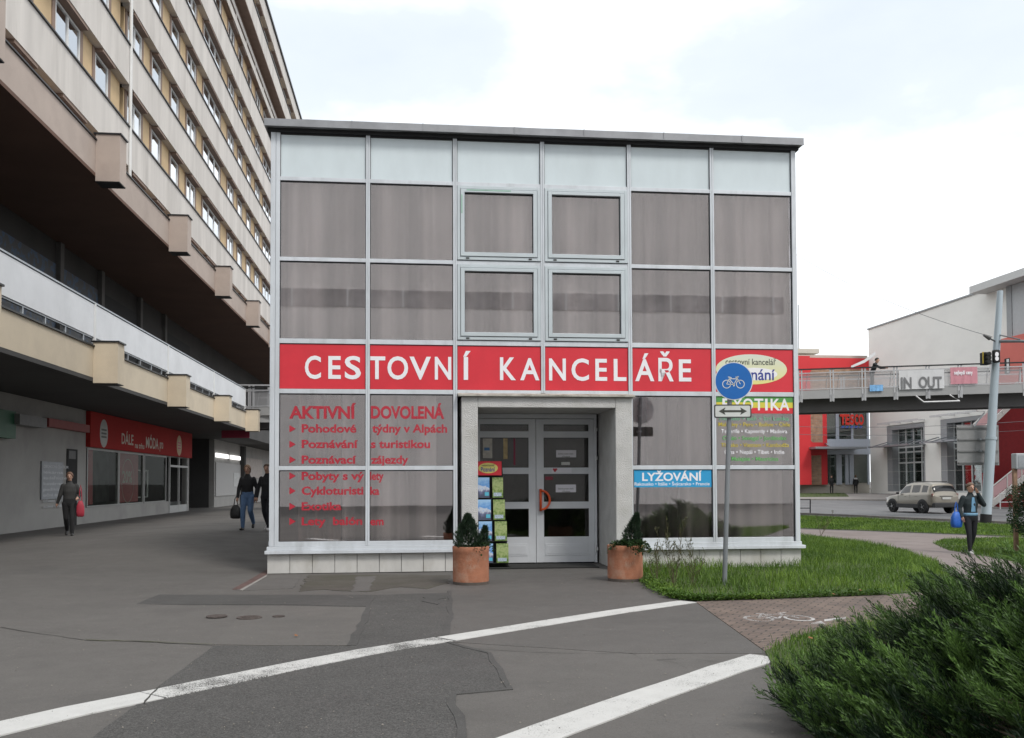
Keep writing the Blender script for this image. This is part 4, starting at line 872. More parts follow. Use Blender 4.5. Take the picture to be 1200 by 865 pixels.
# arcade wall and shop
AW = 11.4; bv = lambda x: BU(x, 560, -AW)[0]; bz = lambda x, y: BU(x, y, -AW)[1]
s0, s1, p0, p1 = bv(100.5), bv(220.5), bv(221.5), bv(251)
mb = MB(); mb.box(-AW-.3, -AW, VA, s0, -.1, 4.098); mb.box(-AW-.3, -AW, s0, bv(198), -.1, .66); mb.box(-AW-.3, -AW, s0, s1, 2.78, 4.098); mb.box(-AW-.3, -AW, s1+.004, p0, -.1, 4.098)
mb.box(-AW-.3, -AW, p1, VB, -.1, 4.098); mb.box(-AW-.32, -AW+.012, VA, s0-.01, -.1, .62, 0); mb.build('arcade_wall', m_wallg, blk)
mb = MB(); mb.box(-20, -19.8, s0-2, VB, 0, 4.1); mb.box(-20, -AW-.3, p1+.01, p1+.3, 0, 4.1); mb.box(-20, -AW-.3, p0-.3, p0-.01, 0, 4.1); mb.build('passage_wall', m_soffg, blk)
# shop sign
mb = MB(); zt0, zb0 = bz(100, 481.5), bz(100, 523.5); mb.box(-AW+.002, -AW+.16, s0-.05, s1+.1, zb0, zt0); sg = mb.build('shop_sign', rampmat('red shop sign', [(0,(.30,.018,.016)),(1,(.42,.024,.020))], 1.2, 2, .95), blk)
TB = Matrix(((0,-1,0,-AW+.165),(1,0,0,0),(0,0,1,0),(0,0,0,1)))       # text plane on the wall: X runs along v, faces the street
def walltext(par, s, x0, x1, z0, z1, mat, nm='lettering', bold=.02, y=0):
    mb = MB(); mb.text(s, bv(x0), bv(x1), z0, z1, y, bold, 0, TB); return mb.build(nm, mat, par)
m_cr = M('cream print', (.50,.44,.36), .6); 
walltext(sg, 'DÁLE', 137, 151, 3.08, 3.48, m_cr); walltext(sg, 'na trhu', 153, 164, 2.98, 3.20, m_cr); walltext(sg, 'MÓDA', 166, 181, 3.05, 3.50, m_cr); walltext(sg, 'pro', 182.5, 186.5, 3.1, 3.5, m_cr)
def walldisc(par, x, zc, rv, rz, mat, nm, y=0):
    mb = MB(); n = 28; vs = [TB @ Vector((bv(x)+rv*math.cos(i*2*math.pi/n), y, zc+rz*math.sin(i*2*math.pi/n))) for i in range(n)]; mb.add(vs, [tuple(range(n))]); return mb.build(nm, mat, par)
walldisc(sg, 115.8, 3.36, .46, .52, M('pale grey roundel', (.42,.42,.40), .6), 'logo_roundel'); walldisc(sg, 205.7, 3.36, .50, .50, M('orange roundel', (.42,.27,.12), .6), 'logo_roundel')
for x in (115.8, 205.7):
    mb = MB()
    for k in range(3): mb.add([TB @ Vector((bv(x)+a*.3, -.003, 3.36+(k-1)*.13+b)) for a, b in ((-1,-.035),(1,-.035),(1,.035),(-1,.035))], [(0,1,2,3)])
    mb.build('logo_bars', m_vred if x > 150 else m_ink, sg)
# shop windows
zs0, zs1 = .66, 2.78; pn = [101.5, 137.6, 139.2, 167, 168.8, 193.8]
for a, b in ((102, 137.4), (139.4, 166.8), (169, 193.6)):
    v0, v1 = bv(a), bv(b); mb = MB(); mb.box(-AW-.02, -AW-.01, v0, v1, zs0+.06, zs1-.06); pw = mb.build('shop_window', m_shopg, blk)
    mb = MB(); t = .09; mb.box(-AW-.06, -AW+.03, v0-t, v0, zs0, zs1); mb.box(-AW-.06, -AW+.03, v1, v1+t, zs0, zs1); mb.box(-AW-.06, -AW+.03, v0, v1, zs0, zs0+.06); mb.box(-AW-.06, -AW+.03, v0, v1, zs1-.06, zs1); mb.build('window_frame', M('grey shop frame', (.25,.25,.24), .5), pw)
mb = MB(); mb.box(-15.5, -15.3, s0-1, s1+.5, 0, 4.1); mb.box(-15.3, -AW-.31, s0-1, s1+.5, -.05, .6, 0); mb.build('shop_interior', m_shopi, blk)
mb = MB(); v0, v1 = bv(198.5), bv(220); t = .1
for a in (v0, (v0+v1)/2-.05, v1-.14): mb.box(-AW-.06, -AW+.02, a, a+t, 0, zs1)
mb.box(-AW-.06, -AW+.02, v0, v1, 2.3, 2.4); mb.box(-AW-.05, -AW+.01, v0+.02, v1-.2, 0.1, .45); mb.build('shop_door', M('pale grey shop door frame', (.40,.40,.39), .5), blk)
m_pr = M('dark red poster', (.42,.03,.045), .5, var=.15)
mb = MB(); mb.box(-AW-.05, -AW-.04, bv(102.2), bv(110), zs0+.1, zs1-.06); mb.build('red_banner', m_pr, blk)
mb = MB(); mb.box(-AW-.05, -AW-.04, bv(139.6), bv(163), zs0+.1, zs1-.06); pp = mb.build('sale_poster', m_pr, blk)
TB2 = Matrix(((0,-1,0,-AW-.036),(1,0,0,0),(0,0,1,0),(0,0,0,1)))
mb = MB(); mb.text('20%', bv(144.5), bv(156), 1.55, 2.0, 0, .03, 0, TB2); n = 30; c, rz = bv(151), .88
for i in range(n):
    a0, a1 = i*2*math.pi/n, (i+1)*2*math.pi/n; mb.add([TB2 @ Vector((c+r*math.cos(a)*.95, 0, 1.62+r*math.sin(a)*1.0)) for r, a in ((.86,a0),(.90,a0),(.90,a1),(.86,a1))], [(0,1,2,3)])
mb.build('lettering', m_cr, pp)
mb = MB(); 
for a, b in ((bv(159.5), bv(160.5)), (bv(185), bv(186))): mb.box(-AW-.5, -AW-.46, a, b, .9, 2.1)
mb.box(-AW-.5, -AW-.46, bv(159.5), bv(186), 2.06, 2.12); mb.box(-AW-.5, -AW-.46, bv(159.5), bv(186), .88, .93); mb.build('display_frame', m_wfr, blk)
# info board, slot door, lamps and pale panels of the further wall
mb = MB(); mb.box(-AW+.002, -AW+.05, bv(47), bv(72), bz(47, 585.5), bz(47, 540.5)); ib = mb.build('notice_board', M('blue grey notice board', (.27,.285,.31), .5), blk)
mb = MB(); TB3 = Matrix(((0,-1,0,-AW+.053),(1,0,0,0),(0,0,1,0),(0,0,0,1))); zt_ = bz(47, 540.5)
for k, s in enumerate(('OBCHODNÍ CENTRUM', 'lékárna', 'kadeřnictví', 'kavárna', 'pedikúra', 'oční optika', 'účetní kancelář', 'zubní ordinace')): mb.text(s, bv(49), bv(49)+ (2.1 if k == 0 else 1.0+.13*len(s)*.7), zt_-.20-k*.18, zt_-.11-k*.18, 0, .01, 0, TB3)
mb.build('lettering', M('pale board lettering', (.55,.56,.58), .5), ib)
mb = MB(); mb.box(-AW+.002, -AW+.03, bv(77.5), bv(89.5), .1, bz(80, 526)); mb.build('narrow_door', m_black, blk); mb = MB(); mb.box(-AW+.031, -AW+.04, bv(79), bv(87), 2.35, 2.62); mb.build('door_plate', M('dim plate', (.10,.10,.10), .6), blk)
mb = MB(); mb.box(-AW+.002, -AW+.4, bv(5), bv(38), 3.2, 3.5); mb.build('cable_duct', M('grey duct', (.22,.22,.22), .6), blk)
mb = MB(); mb.box(-AW+.002, -AW+.22, bv(48), bv(97), 3.30, 3.56); mb.build('red_fascia', M('dull red fascia', (.28,.06,.055), .6), blk)
mb = MB(); mb.box(-AW+.002, -AW+.25, bv(-40), bv(7), bz(5, 514), bz(5, 482)); mb.build('green_sign', M('dark green sign', (.02,.11,.055), .5), blk)
m_lamp, N_, K_ = newmat('lit tube'); N_['Principled BSDF'].inputs['Emission Color'].default_value = (1,.98,.95,1); N_['Principled BSDF'].inputs['Emission Strength'].default_value = .9
for a, b in ((252, 266), (269, 280)):
    mb = MB(); mb.box(-AW+.002, -AW+.1, bv(a), bv(b), 3.05, 3.30); mb.build('clerestory_light', m_lamp, blk)
mb = MB(); mb.box(-AW+.002, -AW+.06, bv(252), bv(281), .75, 2.75); mb.build('roller_shutter', M('pale roller shutter', (.40,.39,.38), .6, var=.06, stretch=(1,1,30), scale=3), blk)
mb = MB(); mb.box(-AW+.062, -AW+.08, bv(272.5), bv(279.5), 1.3, 2.2); mb.build('notice', M('white wall notice', (.55,.55,.54), .7), blk)
mb = MB(); mb.box(-AW+.002, -AW+.08, bv(283), bv(306), 1.9, 3.3); mb.build('pale_panel', M('warm pale panel', (.40,.35,.32), .7, var=.2), blk)
mb = MB(); mb.box(-AW+.002, -AW+.3, bv(281.2), bv(283), 0, 4.0); mb.build('pier', m_soffg, blk)
mb = MB(); mb.box(-9.25, -7.9, VE+.3, VE+.36, 3.75, 4.75); mb.build('red_end_panel', M('crimson end panel', (.20,.012,.035), .5), blk)
for zz in (4.9, 6.05): pass

# a tall pale office slab and a poplar across the street behind the photographer; the kiosk glass mirrors them
off = thing('office_slab', 'tall pale office slab with window bands mirrored in the kiosk glass', 'building', (0,0,0), TH)
VO = -30.0
mb = MB(); mb.box(-19, 26, VO-12, VO, 0, 25); mb.build('wall', M('pale pinkish render', (.78,.74,.71), .9, var=.06, scale=.3), off)
m_ow = glass('office glass', refl=.12, tint=(.1,.1,.11))
for k in (2, 3):
    z0 = 2.95+k*3.35; mb = MB(); mb.box(-18.5, 25.5, VO+.002, VO+.04, z0, z0+1.15, 0); q = -18.5
    while q < 25: mb.box(q, q+.12, VO+.04, VO+.07, z0, z0+1.15, 1); q += 3.6
    mb.build('window_band', [M('dark window band', (.46,.43,.42), .6, var=.35, scale=.3) if k == 2 else bpy.data.materials['dark window band'], bpy.data.materials['white window frame']], off)
# ================================================================== RIGHT SIDE: supermarket, bridge, mast, street furniture
m_stone = M('white stone cladding', (.82,.81,.77), .8, var=.04, scale=.4, stretch=(1,1,2))
m_redw  = M('bright red cladding', (.60,.028,.035), .5, var=.05, scale=.5)
m_brk   = brickmat('pale brick wall', (.40,.24,.15),(.30,.18,.12),(.30,.25,.2), .5,.16,1,.02,(R(90),0,0))
m_gfr   = M('grey window surround', (.30,.31,.32), .6, var=.06)
m_sg    = glass('supermarket glass', refl=.12, tint=(.55,.62,.60), wave=.01)
m_conc  = M('pale concrete', (.45,.42,.37), .9, var=.1, scale=.5)
m_lgrey = M('pale grey entrance panel', (.42,.46,.52), .5, var=.04)
sup = thing('supermarket', 'white stone clad supermarket with red block, glass entrance and TESCO sign across the road', 'building', (0,0,0), TH)
cpt = toB(at(1020.5, 570, 91.0)); SU, SV = cpt.x, cpt.y            # the corner of white wall and entrance
sv = lambda x: BU(x, 500, SU)[0]; sz = lambda x, y: BU(x, y, SU)[1]
eu = lambda x: BV(x, 500, SV)[0]; ez = lambda y: BV(980, y, SV)[1]
H = sz(1021, 385.5); vn = sv(1184)
bays = [(1039, 1083.5, 500.5, 577), (1102, 1154, 492, 583)]
mb = MB(); prevv = SV
zt = sz(1060, 503)
segs = []
for x0, x1, yt, yb in bays: segs.append((sv(x0), sv(x1), sz(x0, yt), .55))
mb.box(SU, SU+.4, vn-14, SV, max(segs[0][2], segs[1][2]), H)
for (a, b, t, bt) in segs: mb.box(SU, SU+.4, a+.001, prevv, -.6, max(segs[0][2], segs[1][2])-.001); mb.box(SU+.02, SU+.4, b, a, -.6, bt); prevv = b
mb.box(SU, SU+.4, vn-14, prevv-.001, -.6, max(segs[0][2], segs[1][2])-.001); mb.box(SU+.4, SU+30, SV-.4, SV, -.6, H)
for k in range(1, 14): mb.box(SU-.002, SU+.01, vn, SV-.01, k*1.18, k*1.18+.012, 0)
mb.build('wall', [m_stone, m_conc], sup)
mb = MB(); mb.box(SU-.1, SU+30, vn-14, SV+.1, H+.002, H+.13); mb.build('roof_edge', m_gfr, sup)
for bi, (a, b, t, bt) in enumerate(segs):
    mb = MB(); mb.box(SU+.02, SU+1.0, a-.9, a-.001, bt, t, 0); mb.box(SU+.02, SU+1.0, b+.001, b+.3, bt, t, 0); mb.box(SU+.02, SU+1.0, b+.3, a-.9, t-.35, t-.002, 0)
    su_ = mb.build('window_surround', m_gfr, sup)
    mb = MB(); mb.box(SU+.7, SU+.72, b+.3, a-.9, bt, t-.35); wn = mb.build('window', m_sg, sup)
    mb = MB(); n = 4
    for k in range(n+1): q = b+.3+(a-1.2-b)*k/n; mb.box(SU+.62, SU+.69, q-.07, q+.07, bt, t-.35)
    for f in (0, .62, .70, .45): mb.box(SU+.61, SU+.688, b+.3, a-.9, bt+(t-.35-bt)*f, bt+(t-.35-bt)*f+.14)
    mb.build('window_frame', M('pale mullions', (.55,.58,.58), .5), wn)
    mb = MB(); mb.box(SU+3.0, SU+3.1, b-1, a+1, bt, t); mb.build('shop_backdrop', rampmat('window display %d' % bi, [(0,(.02,.03,.025)),(.45,(.10,.14,.11)),(.55,(.30,.38,.34)),(1,(.55,.70,.66))] if bi else [(0,(.01,.012,.01)),(.48,(.05,.06,.04)),(.58,(.25,.28,.24)),(1,(.5,.5,.46))], .9, 5, .6), sup)
    zc = bt+(t-.35-bt)*.72
    mb = MB(); mb.box(SU-1.4, SU+.0, b-.2, a+.6, zc+.02, zc+.06); q = b
    while q < a+1.2: mb.bar((SU-1.6, q, zc+.05), (SU-.01, q, zc+.5), .08, .08); q += 1.6
    mb.box(SU-1.5, SU-1.42, b-.3, a+.7, zc-.02, zc+.12); mb.build('awning', m_steel, sup)
    mb = MB(); mb.box(SU-.8, SU-.72, b-.2, a+.3, t+.2, t+.36); q = b
    while q < a: mb.bar((SU-.8, q, t+.25), (SU-.01, q, t+.25), .08, .08); q += 2
    mb.build('light_rail', M('white rail', (.6,.6,.6), .5), sup)
# entrance front facing the road
e0, e1 = eu(969), eu(1020.2)
mb = MB(); mb.box(e0, e1, SV+.4, SV+.42, ez(566), ez(470)); gw = mb.build('entrance_glazing', m_sg, sup)
mb = MB(); mb.box(e0-1, e1, SV+6, SV+6.2, 0, 12); mb.build('shop_backdrop', M('dim lobby', (.08,.10,.09), .9, var=.6, scale=.5), sup)
mb = MB()
for x in (964.8, 982.5, 1000.5, 1019): mb.box(eu(x)-.1, eu(x)+.1, SV+.3, SV+.45, ez(568), ez(470))
for x in (967, 985.5, 993.5, 998.5): mb.box(eu(x)-.16, eu(x)+.16, SV+.28, SV+.46, ez(568), ez(533))
mb.box(eu(984)-.06, eu(984)+.06, SV+.26, SV+.5, ez(568), ez(480)); mb.build('window_frame', m_lgrey, sup)
mb = MB(); mb.box(e0, e1-.02, SV+.1, SV+.44, ez(532.5), ez(514.5)); mb.build('entrance_band', m_lgrey, sup)
mb = MB(); mb.box(eu(942), eu(1000.5), SV-2.6, SV+.3, ez(527), ez(524.6)); mb.bar((eu(960), SV-2.2, ez(525)), (eu(968), SV+.3, ez(519)), .1, .1); mb.build('entrance_canopy', m_steel, sup)
# TESCO sign
sgn = MB(); lx = [(984.2,990.6,'T'),(990.3,995.2,'E'),(995.6,1000.6,'S'),(1000.9,1005.6,'C'),(1005.8,1011.8,'O')]
for a, b, ch in lx: sgn.text(ch, eu(a), eu(b), ez(497.2), ez(486.2), SV-.1, .045)
sgn = sgn.build('store_sign', M('lit red sign letters', (.75,.035,.02), .4), sup)
mb = MB()
for k in range(5): x = 985+k*5.2; mb.prism([(eu(x), SV-.1, ez(501.6)), (eu(x+3.2), SV-.1, ez(501.6)), (eu(x+4.6), SV-.1, ez(499.4)), (eu(x+1.4), SV-.1, ez(499.4))], (0,.1,0))
mb.build('sign_dashes', M('blue sign dashes', (.02,.09,.50), .4), sgn)
# red block with brick inset
r0 = eu(944)
mb = MB(); mb.box(r0, e0+.01, SV+.02, SV+.3, ez(568), ez(419.5)); mb.box(e0+.012, eu(1020), SV+.02, SV+.3, ez(470), ez(419.5)); mb.box(eu(920), r0-.002, SV-1.2, SV+.3, ez(568), ez(419.5)); mb.build('red_wall', m_redw, sup)
mb = MB()
mb.add([(eu(x), SV+.012, ez(y)) for x, y in ((944,447),(953,432.5),(1019,432.5),(1019,470),(944,470))], [(4,3,2,1,0)])
mb.add([(eu(x), SV+.012, ez(y)) for x, y in ((944,484),(964,484),(964,518.5),(952,518.5),(944,510))], [(4,3,2,1,0)])
mb.add([(eu(x), SV+.012, ez(y)) for x, y in ((944,568),(962,568),(962,533.5),(950,534),(944,541))], [(4,3,2,1,0)][::1]); mb.build('brick_inset', m_brk, sup)
mb = MB(); mb.box(eu(915), eu(1021)-.02, SV+.5, SV+14, 0, ez(415.5)); mb.build('rear_block', m_conc, sup)
zr = ez(412)
mb = MB(); mb.box(eu(948), eu(988), SV+8, SV+16, zr-.6, ez(404)); mb.box(eu(944), eu(993), SV+6, SV+17, ez(404)+.002, ez(398.5)); mb.build('roof_house', m_conc, sup)
mb = MB(); mb.box(eu(962), eu(976), SV+7.95, SV+8.05, ez(409.5), ez(406)); mb.build('roof_window', m_black, sup)
mb = MB(); mb.tube([(eu(987.5), SV+10, zr), (eu(987.5), SV+10, zr+6.5)], .06, 6); mb.build('aerial', m_steel, sup)
# near end: overhanging eaves, grey recess and red wing
mb = MB(); zc = sz(1160, 343.5); mb.prism([(SU-1.4, sv(1159), zc), (SU-1.4, sv(1159)-26, zc), (SU+30, sv(1159)-26, zc), (SU+30, sv(1159), zc)], (0,0,.55)); mb.build('eaves', M('pale soffit', (.55,.55,.54), .6, var=.05), sup)
mb = MB(); mb.box(SU-.25, SU-.01, sv(1192), sv(1186), sz(1186, 402), zc-.01); mb.build('grey_pier', m_gfr, sup)
mb = MB(); mb.box(SU-.2, SU-.012, sv(1192)-16, sv(1192)-.01, sz(1190, 398), zc-.02); mb.build('grey_panel', M('mid grey panel', (.42,.43,.44), .6, var=.05), sup)
m_salm = M('salmon red render', (.62,.16,.13), .8, var=.06, scale=.4)
vr = sv(1178.5)
mb = MB(); mb.box(SU-.6, SU-.26, vr-16, vr, sz(1178, 470), sz(1178, 398.5)); rw = mb.build('red_wing', m_salm, sup)
mb = MB(); mb.box(SU-.63, SU-.6, sv(1194), sv(1188), sz(1190, 438), sz(1190, 420)); mb.box(SU-.632, SU-.6, sv(1193.5), sv(1190.5), sz(1190, 437), sz(1190, 421), 1); mb.build('window', [m_black, m_wfr], rw)

# ------------------------------------------------------------------ footbridge
pl = at(292, 470, 48.6); pr = at(1236, 440, 46.0); A0 = Vector((pl.x, pl.y, 5.15)); B0 = Vector((pr.x, pr.y, 6.02))
bd = thing('footbridge', 'grey steel pedestrian bridge with glazed railings crossing the road', 'footbridge', A0)
dirx = (B0-A0); LEN = dirx.length; dirx = dirx/LEN; side = Vector((dirx.y, -dirx.x, 0)).normalized(); side = side if side.y < 0 else -side
def bp(t, s, z): return dirx*t + side*s + Vector((0,0,z))      # local to the bridge Empty
m_bgir = M('dark bridge girder', (.105,.10,.10), .7, var=.15, scale=1); m_bedge = M('grey bridge edge', (.30,.30,.30), .6, var=.08, scale=.6); m_brail = M('grey bridge railing', (.40,.40,.41), .5, .3, var=.08)
mb = MB(); mb.bar(bp(0, .7, -.55), bp(LEN, .7, -.55), .3, .65); mb.bar(bp(0, -.7, -.55), bp(LEN, -.7, -.55), .3, .65); mb.bar(bp(0, 0, -.16), bp(LEN, 0, -.16), 3.2, .12); mb.build('girder', m_bgir, bd)
for s in (1.7, -1.7): mb = MB(); mb.bar(bp(0, s, -.08), bp(LEN, s, -.08), .12, .42); mb.build('edge_beam', m_bedge, bd)
m_mesh, N_, K_ = newmat('fine steel mesh infill'); b_ = N_['Principled BSDF']; b_.inputs['Base Color'].default_value = (.36,.36,.37,1); b_.inputs['Roughness'].default_value = .4; b_.inputs['Alpha'].default_value = .5
npost = 27; stp = LEN/npost
for s in (1.76, -1.76):
    mb = MB(); mb.bar(bp(0, s, 1.14), bp(LEN, s, 1.14), .09, .06); mb.build('handrail', m_cap, bd)
    mb = MB(); mb.bar(bp(0, s, .95), bp(LEN, s, .95), .04, .05); mb.bar(bp(0, s, .17), bp(LEN, s, .17), .04, .05); mb.build('rail_bar', m_brail, bd)
    for k in range(npost):
        if s < 0 and k % 2: continue
        t = (k+.5)*stp; mb = MB(); mb.bar(bp(t-.07, s, -.45), bp(t-.07, s, 1.12), .03, .07, up=dirx); mb.bar(bp(t+.07, s, -.45), bp(t+.07, s, 1.12), .03, .07, up=dirx); mb.bar(bp(t, s-.04 if s > 0 else s+.04, -.42), bp(t, s, -.1), .12, .1, up=dirx); mb.build('rail_post', m_brail, bd)
    for k in range(npost-1) if s > 0 else []:
        t0, t1 = (k+.5)*stp+.12, (k+1.5)*stp-.12; mb = MB(); mb.add([bp(t0, s-.03, .2), bp(t1, s-.03, .2), bp(t1, s-.03, .92), bp(t0, s-.03, .92)], [(0,1,2,3)]); mb.bar(bp(t0+(t1-t0)*.12, s-.02, .2), bp(t0+(t1-t0)*.2, s-.02, .92), .03, .03); mb.bar(bp(t0+(t1-t0)*.88, s-.02, .2), bp(t0+(t1-t0)*.94, s-.02, .92), .03, .03)
        if k == npost-8: pass
        mb.build('mesh_panel', m_mesh, bd)
# sign bracket frame hanging under the deck edge
def tb(x):                               # distance along the bridge for a picture column
    d = ray(x, 450); n = Vector((dirx.y, -dirx.x, 0)); t = (A0.dot(n))/(d.dot(n)); return (d*t - A0).dot(dirx)
mb = MB(); a, b = tb(1058), tb(1096); mb.tube([bp(a, 1.8, -.3), bp(a+.3, 1.95, -.62), bp(b+.4, 1.95, -.62), bp(b, 1.8, -.3)], .045, 6); mb.build('hanging_bracket', m_brail, bd)
for t in (LEN*.985,): mb = MB(); mb.box(-.5, .5, -.8, .8, -6.6, -.9); o = mb.build('bridge_pier', m_conc, bd); o.location = bp(t+1, 0, 0)
for t in (4.5, LEN*.36): mb = MB(); mb.tube([(0,0,-6.2), (0,0,-.85)], .3, 14); o = mb.build('bridge_pier', m_conc, bd, smooth=False); o.location = bp(t, 0, 0)
# banners and things on the bridge railing
ang = math.atan2(dirx.y, dirx.x)
def banner(x0, x1, z0, z1, mat, label, txt=None, tcol=None, tz=(.2,.8)):
    t0, t1 = tb(x0), tb(x1); o3 = A0 + bp(t0, 1.83, 0); mb = MB(); sl = dirx.z*(t1-t0); n = 10; W_ = t1-t0
    for i in range(n+1): f = i/n; y = -.015+.012*math.sin(i*2.1); mb.v += [(W_*f, y, z0+sl*f), (W_*f, y*.3, z1+sl*f), (W_*f, y+.012, z0+sl*f), (W_*f, y*.3+.012, z1+sl*f)]
    for i in range(n): k = 4*i; mb.f += [(k, k+4, k+5, k+1), (k+2, k+3, k+7, k+6), (k, k+2, k+6, k+4), (k+1, k+5, k+7, k+3)]; mb.m += [0]*4
    mb.f += [(0,1,3,2), (4*n, 4*n+2, 4*n+3, 4*n+1)]; mb.m += [0, 0]
    o = mb.build('banner', mat, loc=o3, rotz=ang); tag(o, label, 'banner')
    if txt:
        for s, a, b in txt: mb = MB(); mb.text(s, tb(a)-t0, tb(b)-t0, z0+(z1-z0)*tz[0]+sl*(tb(a)-t0)/W_, z0+(z1-z0)*tz[1]+sl*(tb(a)-t0)/W_, -.034, .03); mb.build('lettering', tcol, o)
    return o
m_ban = M('pale banner cloth', (.56,.56,.57), .7, var=.05); m_banp = M('pink banner cloth', (.50,.22,.26), .7, var=.08); m_banb = M('blue plastic sheet', (.16,.36,.62), .5, var=.25, scale=4)
banner(1039, 1090, .02, .93, m_ban, 'pale banner lettered IN OUT tied to the bridge railing', (('IN', 1041, 1053), ('OUT', 1061, 1087)), M('dark grey letters', (.16,.16,.165), .6), (.06,.62))
banner(1097, 1127.5, .2, 1.0, m_banp, 'pink banner with a white line of writing on the bridge railing', (('nejlepší ceny', 1101, 1122),), m_white, (.58,.8))
banner(1006, 1021, -.02, .28, m_banb, 'crumpled light blue sheet tied low on the bridge railing')
# landing railing at the terrace end
ln = thing('landing_railing', 'grey steel railing where the terrace meets the bridge beside the kiosk', 'railing', fromB(-8.6, 48.0, 0), TH)
mb = MB(); mb.box(-.6, 1.6, -.08, .06, 4.55, 5.05); mb.build('edge_beam', m_bedge, ln)
for x in (-.5, .55, .75, 1.5): mb = MB(); mb.box(x, x+.1, -.06, -.0, 4.6, 6.38); mb.build('rail_post', m_brail, ln)
mb = MB(); mb.box(-.55, 1.6, -.06, .01, 6.382, 6.45); mb.box(-.4, 1.5, -.05, -.02, 5.25, 5.3); mb.box(-.4, 1.5, -.05, -.02, 6.15, 6.2); mb.build('handrail', m_brail, ln)
mb = MB(); mb.bar((-.4,-.03,6.0), (.55,-.03,5.3), .03, .05); mb.build('brace', m_brail, ln)

# ------------------------------------------------------------------ stair tower at the right edge
P0 = at(1163, 601, 62.0); st = thing('bridge_stairs', 'pink and white open staircase with red walls leading up to the footbridge', 'staircase', (P0.x, P0.y, gz(P0.x, P0.y)), R(8))
m_pinkp = M('pink railing panel', (.55,.33,.34), .5, var=.05); m_wst = M('white stringer', (.60,.58,.55), .6, var=.06); m_dkred = M('deep red wall', (.22,.012,.016), .7, var=.12)
def flight(x0, z0, x1, z1, y):
    d = Vector((x1-x0, 0, z1-z0)); mb = MB(); mb.prism([(x0,y,z0),(x0+.6,y,z0-.1),(x1+.6,y,z1-.1),(x1,y,z1)] if False else [(x0,y,z0-.35),(x1,y,z1-.35),(x1,y,z1+.1),(x0,y,z0+.1)], (0,.15,0)); mb.build('stringer', m_wst, st)
    mb = MB(); n = max(3, int(abs(z1-z0)/.17))
    for k in range(n): f = k/n; X = x0+(x1-x0)*f; Z_ = z0+(z1-z0)*f; mb.box(min(X, X+(x1-x0)/n), max(X, X+(x1-x0)/n)+.02, y+.152, y+1.8, Z_-.06, Z_)
    mb.build('treads', m_conc, st)
    mb = MB(); mb.prism([(x0,y-.05,z0+.25),(x1,y-.05,z1+.25),(x1,y-.05,z1+.95),(x0,y-.05,z0+.95)], (0,.03,0)); mb.build('railing_panel', m_pinkp, st)
    mb = MB(); mb.bar((x0,y-.04,z0+1.05), (x1,y-.04,z1+1.05), .06, .07)
    for f in (0, .33, .66, 1): X = x0+(x1-x0)*f; Z_ = z0+(z1-z0)*f; mb.bar((X,y-.08,z0*0+Z_-.1), (X,y-.08,Z_+1.05), .06, .06, up=(1,0,0))
    mb.build('handrail', m_wst, st)
flight(0, .4, 3.2, 2.7, 0); flight(3.2, 2.7, 5.4, 2.75, 0); flight(.2, 4.6, 3.6, 7.6, 2.2)
mb = MB(); mb.box(3.2, 18, 4.2, 4.5, -.4, 8.4); mb.box(2.2, 3.4, 4.1, 4.2, -.4, 2.4); mb.build('rear_wall', m_dkred, st)
mb = MB(); mb.prism([(.5,.2,.1),(3.3,.2,2.2),(8,.2,2.3),(8,.2,-.4),(.5,.2,-.4)], (0,.1,0)); mb.build('understair_panel', m_dkred, st)
gr_ = thing('guard_rail', 'white tubular guard rail on the pavement in front of the red staircase', 'railing', (P0.x-.2, P0.y-1.4, gz(P0.x, P0.y-1.4)), R(8))
for x in (0, 1.5, 3.0, 4.5): mb = MB(); mb.tube([(x,0,0),(x,0,1.0)], .035, 6); mb.build('post', m_wfr, gr_)
for z in (.45, 1.0): mb = MB(); mb.tube([(-.05,0,z),(4.55,0,z)], .035, 6); mb.build('rail', m_wfr, gr_)

# ------------------------------------------------------------------ tall mast with signal, lamp and big sign
m_mast = M('pale blue grey mast paint', (.36,.42,.46), .5, .1, var=.07, scale=1.2, stretch=(1,1,.3))
mp_ = G(1155, 613); YM = mp_.y; gm = mp_.z
ms_ = thing('tram_mast', 'tall pale blue grey steel mast with a signal head and lamp arm on the verge', 'mast', mp_)
mz = lambda y: CAMZ + 0 + (at(1160, y, YM).z - CAMZ) - gm
lean = (at(1173, 343, YM).x - mp_.x)/10.5
mb = MB(); mb.tube([(0,0,.0),(lean*.38,0,.38)], .235, 20); mb.build('black_foot', m_black, ms_, smooth=True, angle=40)
z1 = mz(514.5); ztop = mz(341)
mb = MB(); mb.tube([(lean*.38,0,.382),(lean*z1,0,z1)], .215, 20, r1=.21); mb.build('lower_pole', m_mast, ms_, smooth=True, angle=40)
mb = MB(); mb.tube([(lean*z1,0,z1-.03),(lean*(z1+.1),0,z1+.1)], .235, 20); mb.build('collar', m_mast, ms_, smooth=True, angle=40)
mb = MB(); mb.tube([(lean*(z1+.1),0,z1+.102),(lean*ztop,0,ztop)], .19, 20, r1=.12); mb.build('upper_pole', m_mast, ms_, smooth=True, angle=40)
xx = lambda x: at(x, 450, YM).x - mp_.x
sig = MB(); sig.box(xx(1150), xx(1158), -.25, .1, mz(428), mz(413.5)); sig.box(xx(1149.3), xx(1150.4), -.24, -.17, mz(427), mz(413), 1); sig = sig.build('traffic_signal', [m_black, M('yellow signal edge', (.5,.36,.03), .5)], ms_, bevel=.03)
mb = MB()
for z in (mz(416.5), mz(420.5), mz(425)): mb.tube([(xx(1154), -.25, z), (xx(1154), -.45, z)], .1, 12)
mb.build('signal_visor', m_black, sig)
